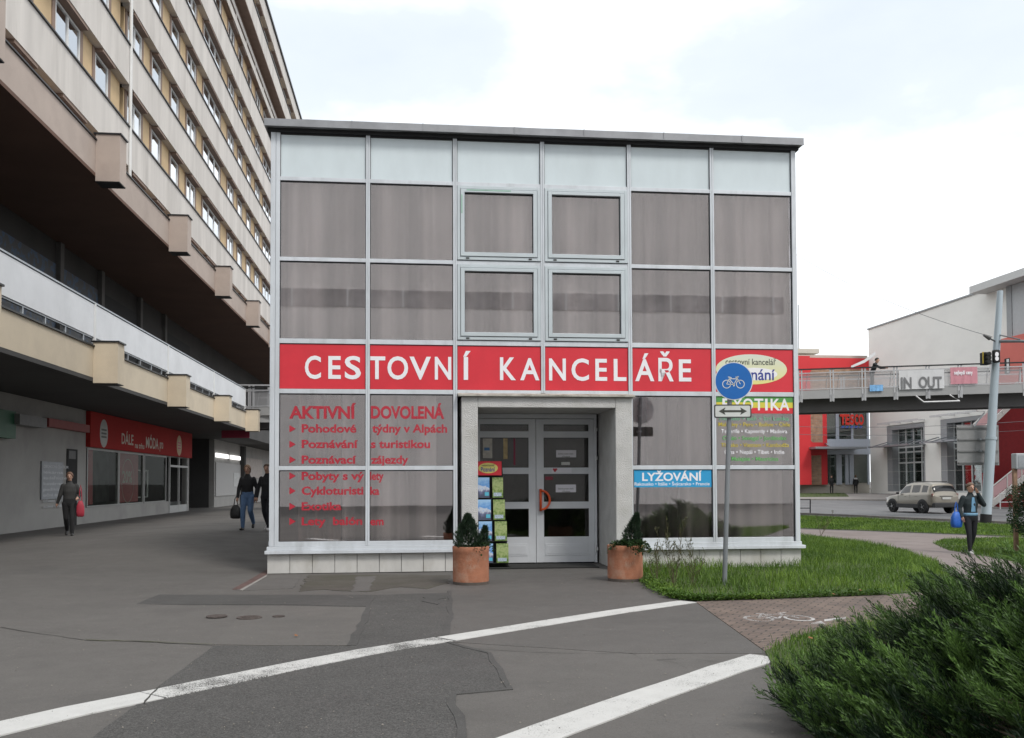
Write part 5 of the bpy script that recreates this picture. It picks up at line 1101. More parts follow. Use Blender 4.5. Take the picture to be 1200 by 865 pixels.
sig2 = MB(); sig2.box(xx(1158.6), xx(1166.5), -.5, -.28, mz(426.5), mz(411.5)); sig2 = sig2.build('traffic_signal', m_black, ms_, bevel=.06)
mb = MB(); mb.disc(xx(1162), mz(417), .08, .10, -.503, 14); mb.disc(xx(1162), mz(422), .08, .10, -.503, 14); mb.build('lamp_lens', m_white, sig2)
mb = MB(); mb.tube([(lean*mz(400),0,mz(401)), (xx(1159), -.2, mz(398)), (xx(1156.5), -.3, mz(397))], .035, 6); mb.tube([(xx(1157), -.3, mz(397.5)), (xx(1149), -.35, mz(394))], .11, 8, r1=.05); mb.build('lamp_head', M('dark lamp head', (.09,.09,.09), .5), ms_)
mb = MB(); mb.tube([(0+lean*8,0,mz(400)), (xx(1182), -1, mz(404)), (xx(1230), -3.5, mz(418))], .07, 8, r1=.05); mb.tube([(lean*8,0,mz(392)), (xx(1182), -1, mz(402))], .03, 6); mb.build('outreach_arm', M('dark arm', (.16,.17,.18), .5), ms_)
bs = thing('road_sign_board', 'grey back of a large square road sign mounted behind the steel mast', 'road sign', mp_)
m_sb = M('grey sign back', (.235,.235,.235), .6, .2, var=.08)
x0, x1, za, zb = xx(1126.5), xx(1176), mz(545), mz(497.5)
mb = MB(); mb.box(x0, (x0+x1)/2-.12, .5, .53, za, zb); mb.box((x0+x1)/2-.115, x1, .5, .53, za, zb); mb.build('panel', m_sb, bs)
mb = MB()
for f in (.06, .35, .64, .93): mb.box(x0+.04, x1-.04, .45, .5-.002, za+(zb-za)*f-.03, za+(zb-za)*f+.03)
mb.build('stiffener', M('sign rail', (.17,.17,.17), .5, .3), bs)
mb = MB()
for f in (.35, .64): mb.tube([(0,.25,za+(zb-za)*f),(0,.46,za+(zb-za)*f)], .05, 6)
mb.bar((xx(1146), .4, zb-.05), (xx(1157), .3, zb+.55), .05, .05); mb.build('bracket', m_steel, bs)
# overhead wires
m_wire = M('thin black wire', (.10,.10,.11), .5)
def wire(a, b, sag, r, label):
    mb = MB(); mb.tube([a.lerp(b, t) - Vector((0,0,sag*4*t*(1-t))) for t in np.linspace(0, 1, 18)], r, 5); o = mb.build('overhead_wire', m_wire); tag(o, label, 'wire', 'overhead wires'); return o
wire(at(905, 280, 60), at(1163, 395, 41), .6, .012, 'thin span wire sloping across the sky from behind the kiosk roof to the mast')
wire(at(900, 499, 58), at(1260, 489, 58), .3, .014, 'upper trolley wire crossing in front of the supermarket entrance')
wire(at(900, 508, 60), at(1260, 500, 60), .3, .014, 'lower trolley wire crossing in front of the supermarket entrance')
# lamp post near the entrance
lp = G(972.6, 576); lt = thing('street_lamp', 'slim street lamp with a dish head before the supermarket entrance', 'street lamp', lp)
lz = lambda y: at(972.6, y, lp.y).z - lp.z
mb = MB(); mb.tube([(0,0,0),(0,0,lz(514))], .12, 10, r1=.07); mb.build('pole', M('pale lamp pole', (.5,.5,.5), .5), lt)
mb = MB(); mb.lathe([(.12,lz(515)),(.30,lz(513)),(.28,lz(510.5)),(.62,lz(509.8)),(.2,lz(508)),(.01,lz(507.6))], 16); mb.build('lamp_head', M('cream lamp head', (.62,.60,.52), .5), lt)
# ramp railing and wall at the far pavement
rl = G(945, 578); rr = thing('ramp_railing', 'grey curved handrail along the ramp beside the supermarket entrance', 'railing', rl)
q = lambda x, y: at(x, y, rl.y) - rl
mb = MB(); mb.tube([q(936,566), q(945,560), q(951,558.5), q(964,557.5)], .05, 6); mb.tube([q(936,571), q(945,566), q(951,564.5), q(964,563.5)], .04, 6); mb.build('handrail', m_steel, rr)
for x, ya, yb in ((941,563,577),(951,558.5,573),(964,557.5,572)): mb = MB(); mb.tube([q(x, ya), q(x, yb)], .05, 6); mb.build('post', m_steel, rr)
mb = MB(); mb.prism([q(936,580), q(952,573.5), q(952,571.5), q(936,577)], (0,.4,0)); mb.build('ramp_wall', m_gfr, rr)
fr_ = G(949, 602.5); kr = thing('kerb_railing', 'dark rectangular kerbside railing partly hidden by the kiosk', 'railing', fr_)
q2 = lambda x, y: at(x, y, fr_.y) - fr_
mb = MB(); mb.tube([q2(949.5,602.5), q2(949.5,585)], .035, 6); mb.build('post', m_cap, kr)
for y in (585.3, 595.5): mb = MB(); mb.tube([q2(949.5,y), q2(900,y)], .03, 6); mb.build('rail', m_cap, kr)
# bench with planks
bq = G(989, 578); bn = thing('bench', 'low wooden bench on the verge before the supermarket', 'bench', bq)
mb = MB(); mb.box(-1.2, 3.2, -.2, .2, .40, .46); mb.build('seat', M('bench plank', (.26,.20,.14), .7), bn)
for x in (-.9, .9, 2.8): mb = MB(); mb.box(x-.1, x+.1, -.15, .15, 0, .398); mb.build('leg', m_conc, bn)

# ------------------------------------------------------------------ cycle route sign in front of the kiosk
sp0 = G(849, 686.5); cs = thing('cycle_route_sign', 'round blue bicycle sign with a two way arrow plate on a leaning grey pole', 'traffic sign', sp0)
cz = lambda y: at(855, y, sp0.y).z - sp0.z; cxx = lambda x: at(x, 560, sp0.y).x - sp0.x
ln_ = (cxx(858.3)-cxx(849))/(cz(447))
mb = MB(); mb.tube([(0,0,0),(ln_*2.5,0,2.5),(ln_*3.2,0,3.2)], .034, 14); mb.lathe([(.034,3.2),(.02,3.22),(.001,3.225)], 14, (ln_*3.2,0,0)); mb.build('pole', M('weathered galvanised pole', (.23,.245,.26), .55, .5, var=.14, scale=6, stretch=(1,1,.3)), cs, smooth=True, angle=40)
rd = (cxx(882.5)-cxx(837.8))/2; c0 = (cxx(860), cz(447.2))
def dsk(mb, r, y0, y1, mi):
    n = 48; mb.prism([(c0[0]+r*math.cos(i*2*math.pi/n), y0, c0[1]+r*math.sin(i*2*math.pi/n)) for i in range(n)], (0, y1-y0, 0), mi)
mb = MB(); dsk(mb, rd, -.062, -.05, 0); rs_ = mb.build('round_sign', M('white sign rim', (.60,.61,.63), .4), cs)
mb = MB(); dsk(mb, rd*.955, -.0635, -.0622, 0); mb.build('blue_face', M('sign blue', (.010,.125,.42), .35, var=.05), rs_)
mb = MB(); y = -.065; W_ = rd*.235; bw = c0[0]-rd*.02; bz_ = c0[1]-rd*.08
for sx in (-1, 1): mb.ring(bw+sx*rd*.36, bz_-rd*.08, rd*.19, rd*.225, y)
def lseg(x0, z0, x1, z1, t=.035):
    a, b = Vector((x0, z0)), Vector((x1, z1)); d = (b-a).normalized(); n = Vector((-d.y, d.x))*t*rd/2*1.1
    mb.add([(bw+p.x*rd, y, bz_+p.y*rd) for p in (a-n/rd, a+n/rd, b+n/rd, b-n/rd)], [(0,1,2,3)])
for sg_ in ((-.36,-.08,-.20,.24), (-.22,.20,.18,.20), (-.22,.20,.02,-.10), (.02,-.10,.20,.22), (-.36,-.08,.02,-.10), (.36,-.08,.17,.28), (.10,.28,.28,.30), (-.28,.30,-.10,.26), (.20,.26,.24,.34)): lseg(*sg_)
mb.disc(bw+.02*rd, bz_-.12*rd, rd*.05, rd*.08, y, 12)
mb.build('bicycle_symbol', M('sign cream white', (.68,.67,.60), .4), rs_)
zc = cz(482.3); xc = cxx(858.5); wx = (cxx(880.5)-cxx(836.8))/2; hz = (cz(474.5)-cz(490.2))/2
def rrect(mb, w_, h_, r, y0, y1, mi=0):
    P = []
    for cx_, cy_, a0 in ((w_-r, h_-r, 0), (-w_+r, h_-r, 90), (-w_+r, -h_+r, 180), (w_-r, -h_+r, 270)):
        for k in range(5): a = R(a0+k*22.5); P.append((xc+cx_+r*math.cos(a), y0, zc+cy_+r*math.sin(a)))
    mb.prism(P, (0, y1-y0, 0), mi)
mb = MB(); rrect(mb, wx, hz, .025, -.058, -.048, 0); ap = mb.build('arrow_plate', M('plate edge', (.055,.057,.055), .4), cs)
mb = MB(); rrect(mb, wx-.018, hz-.018, .018, -.0592, -.0582); mb.build('plate_face', M('plate white', (.56,.58,.56), .4), ap)
mb = MB(); y = -.061; t = .016; hw = wx*.76
mb.add([(xc-hw+.07, y, zc-t), (xc+hw-.07, y, zc-t), (xc+hw-.07, y, zc+t), (xc-hw+.07, y, zc+t)], [(0,1,2,3)])
for sx in (-1, 1): mb.add([(xc+sx*hw, y, zc), (xc+sx*(hw-.10), y, zc+.055), (xc+sx*(hw-.075), y, zc), (xc+sx*(hw-.10), y, zc-.055)], [(0,1,2,3) if sx < 0 else (3,2,1,0)])
mb.build('double_arrow', m_ink, ap)
for zz in (cz(447)+.08, cz(447)-.12, zc):
    mb = MB(); xk = ln_*zz; mb.tube([(xk, 0, zz-.02), (xk, 0, zz+.02)], .042, 14); mb.box(xk-.05, xk+.05, -.05, -.03, zz-.02, zz+.02); mb.build('clamp', m_steel, cs)

# box on a rusty post by the hedge
hp = G(1191, 648); bx_ = thing('utility_box', 'small grey metal box on a rusty post at the right edge by the hedge', 'utility box', hp)
uz = lambda y: at(1191, y, hp.y).z - hp.z; ux = lambda x: at(x, 600, hp.y).x - hp.x
mb = MB(); mb.box(-.045, .045, -.045, .045, 0, uz(549)); mb.build('post', M('rusty brown post', (.27,.17,.11), .8, var=.25, scale=8), bx_)
mb = MB(); mb.box(ux(1189), ux(1212), -.12, .12, uz(550), uz(531.5)); bb = mb.build('box', M('grey box', (.36,.38,.40), .5, var=.06), bx_, bevel=.02)
mb = MB(); mb.box(ux(1189)+.06, ux(1212)-.06, -.128, -.121, uz(548), uz(534)); mb.build('lid', M('grey lid', (.28,.30,.32), .5), bb)
# ================================================================== planters and plants
m_terra = M('weathered terracotta', (.33,.135,.075), .85, var=.16, scale=7, fine=.05, fscale=90, bump=.3, bscale=50, stain=(.40,.26,.19), sscale=5)
m_earth = M('potting soil', (.03,.024,.018), .95, var=.3, scale=20)
def planter(px_, py_, r, h, rim, label):
    c = G(px_, py_); c = Vector((c.x, c.y + r*.9, 0)); t = thing('planter', label, 'planter', c, random.uniform(0, 3), 'terracotta planters at the entrance')
    pr = [(r*.95,0.0),(r*.985,.02),(r*1.0,.07),(r*.995,h*.5),(r,h-.09),(r*1.01,h-.085),(r*1.02,h-.01),(r*1.0,h),(r*.9,h),(r*.88,h-.06)]
    mb = MB(); mb.lathe(pr, 48); mb.build('pot', m_terra, t, smooth=True, angle=35)
    mb = MB(); mb.lathe([(r*.885,h-.062),(r*.5,h-.04),(.001,h-.035)], 24); mb.build('soil', m_earth, t, smooth=True)
    mb = MB(); mb.lathe([(r*.86,0),(r*.99,0.002),(r*1.0,.045),(r*.96,.052)], 40); mb.build('foot_ring', M('damp dark base', (.085,.07,.06), .9, var=.2, scale=9), t, smooth=True, angle=35)  # darker band around the foot of the pot
    if rim:      # scratched lettering on the clay
        mb = MB()
        for k in range(9):
            a = R(-100+k*3.1); mb.add([(r*1.004*math.cos(a+dx), r*1.004*math.sin(a+dx), h*.45+dz) for dx, dz in ((0,0),(.02,random.uniform(.02,.1)),(.028,random.uniform(.02,.1)),(.01,-.01))], [(0,1,2,3)])
        o = mb.build('scratched_mark', M('chalky scratch', (.45,.32,.24), .9), t); o.rotation_euler = (0,0,-t.rotation_euler.z)
    return t, c
pl1, c1 = planter(551, 686.5, .268, .56, True, 'round terracotta planter left of the entrance, holding a cone shaped shrub')
pl2, c2 = planter(735, 682.5, .268, .545, True, 'round terracotta planter right of the entrance, beside the long grass')

def leafcloud(P, D, L_, W_, droop=.0):
    """P base points, D unit directions; each leaf a folded diamond of two triangles"""
    n = len(P); up = RNG.normal(size=(n,3)); S_ = np.cross(D, up); S_ /= np.linalg.norm(S_, axis=1)[:,None]+1e-9
    L_ = np.broadcast_to(L_, n)[:,None]; W_ = np.broadcast_to(W_, n)[:,None]
    V = np.empty((n,4,3)); V[:,0] = P; V[:,1] = P+D*L_*.5+S_*W_; V[:,2] = P+D*L_; V[:,2,2] -= droop; V[:,3] = P+D*L_*.5-S_*W_
    b = np.arange(n)[:,None]*4; return V.reshape(-1,3), np.concatenate([np.c_[b,b+1,b+2], np.c_[b,b+2,b+3]])
def unit(a): return a/(np.linalg.norm(a, axis=-1, keepdims=True)+1e-9)
m_con = foliage('dark conifer needles', (.012,.026,.014), (.050,.085,.045), 9, .6, .12)
m_ivy = foliage('dark ivy leaves', (.012,.030,.010), (.060,.115,.035), 14, .4, .15)
def conifer(base, h, r, n, lean, label, name='conifer'):
    t = thing(name, label, 'shrub', base)
    mb = MB(); mb.tube([(0,0,-.05),(lean[0]*h*.4,lean[1]*h*.4,h*.4),(lean[0]*h,lean[1]*h,h*.92)], .014, 6, r1=.003); mb.build('stem', M('conifer bark', (.09,.06,.04), .9), t)
    f = RNG.random(n)**.8; a = RNG.uniform(0, 2*np.pi, n); prof = (1-f)**.75*(.55+.45*np.minimum(1, f*9+.2))*r
    lob = 1+.22*np.sin(a*3+f*9)+.15*np.sin(a*7-f*21); rr = prof*lob*np.sqrt(RNG.uniform(.25, 1.05, n))
    P = np.c_[np.cos(a)*rr + lean[0]*f*h, np.sin(a)*rr + lean[1]*f*h, f*h*.93]
    D = unit(np.c_[np.cos(a)*.55, np.sin(a)*.55, .95+0*a] + RNG.normal(0,.28,(n,3)))
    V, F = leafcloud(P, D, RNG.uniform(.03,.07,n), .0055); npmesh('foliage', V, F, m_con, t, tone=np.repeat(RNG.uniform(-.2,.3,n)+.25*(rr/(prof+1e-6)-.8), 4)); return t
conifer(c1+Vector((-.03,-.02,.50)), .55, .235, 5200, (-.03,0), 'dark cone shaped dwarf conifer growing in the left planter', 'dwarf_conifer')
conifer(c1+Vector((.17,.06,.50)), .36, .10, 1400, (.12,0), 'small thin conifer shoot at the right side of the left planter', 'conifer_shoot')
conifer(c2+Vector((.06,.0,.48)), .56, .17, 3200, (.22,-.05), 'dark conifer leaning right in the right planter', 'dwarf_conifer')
def ivy(base, n, rad, label):
    t = thing('ivy', label, 'plant', base); a = RNG.uniform(-2.6, 1.1, n); d = rad*np.sqrt(RNG.random(n))*(1+.35*np.sin(a*4)); P = np.c_[np.cos(a)*d, np.sin(a)*d, .05 + .07*RNG.random(n) - .9*np.maximum(0, d-rad*.82)]
    D = unit(np.c_[np.cos(a)*.7, np.sin(a)*.7, RNG.uniform(-.2,.7,n)] + RNG.normal(0,.4,(n,3))); V, F = leafcloud(P, D, RNG.uniform(.03,.055,n), .016); npmesh('leaves', V, F, m_ivy, t, tone=np.repeat(RNG.uniform(-.2,.35,n), 4))
    mb = MB()
    for k in range(9):
        q = random.uniform(-2.4, .9); mb.tube([(0,0,.03), (math.cos(q)*rad*.5, math.sin(q)*rad*.5, .08), (math.cos(q)*rad*1.05, math.sin(q)*rad*1.05, .0)], .004, 5)
    mb.build('stems', M('ivy stem', (.07,.06,.03), .9), t); return t
ivy(c2+Vector((.02,-.03,.49)), 900, .30, 'trailing green ivy spilling over the rim of the right planter')
ivy(c1+Vector((.06,-.02,.49)), 160, .22, 'few green sprigs at the foot of the cone shaped conifer')
# thin wild plants in front of the right hand window
def weed(base, h, n, label, m_=None, spread=.25):
    t = thing('wild_plant', label, 'plant', base); mb = MB(); PP, DD = [], []
    for k in range(n):
        a = random.uniform(0, 6.28); hh = h*random.uniform(.6, 1); tip = Vector((math.cos(a)*spread*random.random(), math.sin(a)*spread*.6*random.random(), hh)); mid = tip*.5+Vector((random.uniform(-.05,.05), 0, hh*.06)); mb.tube([(0,0,0), mid, tip], .0045, 5, r1=.002)
        for j in range(9):
            f = random.uniform(.25, 1); p = tip*f; b = random.uniform(0, 6.28); q = p + Vector((math.cos(b)*.13*(1.15-f), math.sin(b)*.09*(1.15-f), .09)); mb.tube([p, q], .0022, 4)
            for i in range(5): PP.append(p.lerp(q, random.uniform(.3, 1.05))); DD.append((random.uniform(-1,1), random.uniform(-1,1), random.uniform(-.2,1)))
    mb.build('stems', M('weed stem', (.10,.085,.045), .9), t); PP = np.array(PP); DD = unit(np.array(DD)); V, F = leafcloud(PP, DD, RNG.uniform(.018,.045,len(PP)), .0065); npmesh('leaves', V, F, m_ or m_weed, t, tone=np.repeat(RNG.uniform(-.1,.4,len(PP)), 4)); return t
m_weed = foliage('grey green weed leaves', (.04,.055,.02), (.14,.155,.06), 12, .6, .3)
for (x, y, h, n, s_, lab) in ((790, 690, 1.0, 7, .45, 'tallest thin wild plant before the LYŽOVÁNÍ window'), (770, 684, .62, 5, .3, 'thin wild plant between the right planter and the tallest weed'), (812, 690, .7, 5, .35, 'wispy wild plant close left of the cycle sign pole')):
    weed(G(x, y), h, n, lab, spread=s_)
weed(G(962, 628.5), .8, 6, 'wispy tall weed standing at the kiosk corner by the pink footpath', spread=.5)

# spreading junipers
m_jun = foliage('juniper sprays', (.004,.016,.005), (.135,.245,.055), 1.6, .5, .15)
m_jund = foliage('older dark juniper sprays', (.005,.015,.005), (.085,.125,.036), 1.6, .5, .12)
def juniper(cx, cy, rx, ry, h, n, label, mat, flow=(-.8,.12), seed=1, sl=.5, tonebase=.0):
    """n feathery plumes in tiers over a low mound: each plume a rising axis with side shoots that carry scale-leaf twiglets"""
    t = thing('spreading_juniper', label, 'shrub', (cx, cy, gz(cx, cy)), 0, 'spreading junipers at the path'); rg = np.random.default_rng(seed)
    a = rg.uniform(0, 2*np.pi, n); rad = np.sqrt(rg.random(n))*1.0; ux_, uy_ = np.cos(a)*rad, np.sin(a)*rad
    hump = 1+.20*np.sin(ux_*4.1+seed)+.16*np.sin(uy_*5.3+ux_*2.2+seed*2)
    surf = h*(1-.80*rad**2.4)*hump; lay = rg.random(n)**.6                       # lay: 1 = outer tier, 0 = deep inside
    od = unit(np.c_[ux_*1.0+flow[0]*1.15+rg.normal(0,.22,n), uy_*1.0+flow[1]*1.15+rg.normal(0,.22,n)])
    L_ = sl*rg.uniform(.65, 1.25, n)*(.75+.35*lay)
    pit = rg.normal(.42, .16, n) + .15*(1-rad)
    tip = np.c_[ux_*rx, uy_*ry, np.maximum(surf*(.30+.70*lay), .10)]
    D0 = np.c_[od[:,0]*np.cos(pit), od[:,1]*np.cos(pit), np.sin(pit)]
    base = tip - D0*L_[:,None]*.9; base[:,2] = np.maximum(base[:,2], .03)
    Sd = np.c_[-od[:,1], od[:,0], rg.normal(0,.25,n)]; Sd = unit(Sd); U = unit(np.cross(Sd, D0)); U *= np.sign(U[:,2])[:,None]
    mb = MB()
    for k in range(0, n, 4): mb.tube([(base[k,0]*.55, base[k,1]*.55, .03), tuple(base[k]), tuple(base[k]+D0[k]*L_[k]*.6)], .011, 5, r1=.003)
    mb.build('branches', M('juniper bark %d' % seed, (.06,.042,.03), .9), t)
    V, F, T = [], [], []; off = 0; ns = 30; pt = rg.normal(0, .16, n) - .30*(1-lay) + tonebase  # deeper plumes get a darker tone, painting the shade between tiers
    for k in range(ns):
        f = .12+.88*(k+.5)/ns; sd = 1 if k % 2 else -1
        P = base + D0*(L_*f)[:,None] + U*(.22*L_*(f*f-.4))[:,None] + rg.normal(0,.006,(n,3))
        sl_ = L_*.44*(1.02-f)**.75*rg.uniform(.65,1.25,n) + .02
        ax = unit(D0 + U*(.35*f)[...,None] if np.ndim(f) else D0 + U*(.35*f))
        d = unit(ax*.86 + Sd*(sd*rg.uniform(.35,.62,n))[:,None] + U*rg.normal(.12,.25,n)[:,None])
        for g, an, ls in ((0,0,.55),(.45,0,.62),(.12,.6,.42),(.26,-.6,.42),(.40,.55,.40),(.54,-.55,.38),(.68,.5,.36),(.80,-.45,.30)):
            dd = unit(d + (np.cross(d, U)*an if an else 0) + rg.normal(0,.13,(n,3)) + U*.10)
            v, fc = leaf2(P + d*(sl_*g)[:,None], dd, np.maximum(sl_*ls, .014), .0027, rg); V.append(v); F.append(fc+off); off += len(v)
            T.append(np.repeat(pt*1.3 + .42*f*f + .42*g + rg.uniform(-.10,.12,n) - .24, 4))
    return npmesh('foliage', np.concatenate(V), np.concatenate(F), mat, t, tone=np.concatenate(T))
def leaf2(P, D, L_, W_, rg):
    n = len(P); S_ = unit(np.cross(D, rg.normal(size=(n,3)))); L_ = L_[:,None]
    V = np.empty((n,4,3)); V[:,0] = P; V[:,1] = P+D*L_*.55+S_*W_; V[:,2] = P+D*L_; V[:,3] = P+D*L_*.55-S_*W_
    b = np.arange(n)[:,None]*4; return V.reshape(-1,3), np.concatenate([np.c_[b,b+1,b+2], np.c_[b,b+2,b+3]])
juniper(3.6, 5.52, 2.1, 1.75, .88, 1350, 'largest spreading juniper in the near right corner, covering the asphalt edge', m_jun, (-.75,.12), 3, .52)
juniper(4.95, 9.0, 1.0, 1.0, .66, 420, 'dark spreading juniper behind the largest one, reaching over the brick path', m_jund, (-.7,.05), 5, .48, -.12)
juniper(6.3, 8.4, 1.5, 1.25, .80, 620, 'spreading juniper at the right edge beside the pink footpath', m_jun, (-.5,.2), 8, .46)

# clipped hedge bush at the right edge
m_hedge = foliage('dark hedge leaves', (.012,.030,.012), (.060,.10,.035), 3, .5, .2)
def bush(base, rx, ry, h, n, ls, label, name='hedge_bush', mat=m_hedge, cat='bush', trunk=0.0):
    t = thing(name, label, cat, base); rg = RNG
    th = rg.uniform(0, 2*np.pi, n); cz_ = rg.uniform(-1, 1, n); s = np.sqrt(1-cz_**2); rr = (.70+.35*rg.random(n)**.5)*(1+.16*np.sin(th*3+cz_*5)+.13*np.sin(th*7+cz_*11)+.1*np.sin(th*2-cz_*9))
    P = np.c_[np.cos(th)*s*rr*rx, np.sin(th)*s*rr*ry, trunk + (h-trunk)/2*(1+cz_*rr)]; P[:,2] = np.maximum(P[:,2], .03)
    D = unit(np.c_[np.cos(th)*s, np.sin(th)*s, cz_+.25] + rg.normal(0,.6,(n,3))); V, F = leafcloud(P, D, rg.uniform(.6,1.3,n)*ls, ls*.32)
    npmesh('crown', V, F, mat, t, tone=np.repeat(rg.uniform(-.2,.3,n)+.4*(rr-1), 4))
    mb = MB(); mb.tube([(0,0,0),(.05,0,h*.3),(-.05,.05,h*.75)], .04+.02*h, 8, r1=.02)
    for k in range(7): a = k*.9+.3; mb.tube([(0,0,h*(.25+.06*k)),(math.cos(a)*rx*.5, math.sin(a)*ry*.5, h*(.4+.07*k))], .02+.006*h, 6, r1=.006)
    mb.build('trunk', M('bush bark %s' % name, (.07,.05,.035), .9), t); return t
hb = G(1240, 652); bush(hb, .85, .9, 2.15, 26000, .05, 'dark green upright hedge bush cut off by the right edge of the view')
tb_ = at(1201, 500, 52); bush(Vector((tb_.x+1.7, 52, gz(tb_.x, 52))), 1.0, 1.0, 6.6, 5000, .16, 'slender reddish green tree at the far right by the red stairs', 'street_tree', foliage('reddish green leaves', (.05,.03,.015), (.12,.13,.05), 1.2), 'tree', 1.5)
# a tree behind the photographer's left shoulder, mirrored in the leftmost panes
bush(Vector((-11.5, -13, 0)), 2.6, 2.6, 13.0, 14000, .30, 'tall leafy street tree behind the photographer, mirrored in the left panes', 'street_tree', m_hedge, 'tree', 2.2)
# dead leaves lying about
m_leaf = M('orange brown dead leaf', (.26,.10,.03), .7, var=.4, scale=20)
for (x, y, w_) in ((347, 747.5, .03), (1009, 698.5, .03), (977, 703, .025), (950, 757, .035)):
    c = G(x, y); mb = MB(); mb.add([(-w_,0,.008),(-.2*w_,-.5*w_,.014),(w_,0,.022),(0,.6*w_,.012)], [(0,1,2,3)]); o = mb.build('dead_leaf', m_leaf, loc=(c.x, c.y, c.z+.012 + (.05 if x > 940 else 0)), rotz=random.random()*6)
    tag(o, 'small orange dead leaf on the asphalt left of the entrance' if x < 400 else 'small orange dead leaf lying at the edge of the brick path', 'leaf', 'dead leaves' if x > 400 else None)

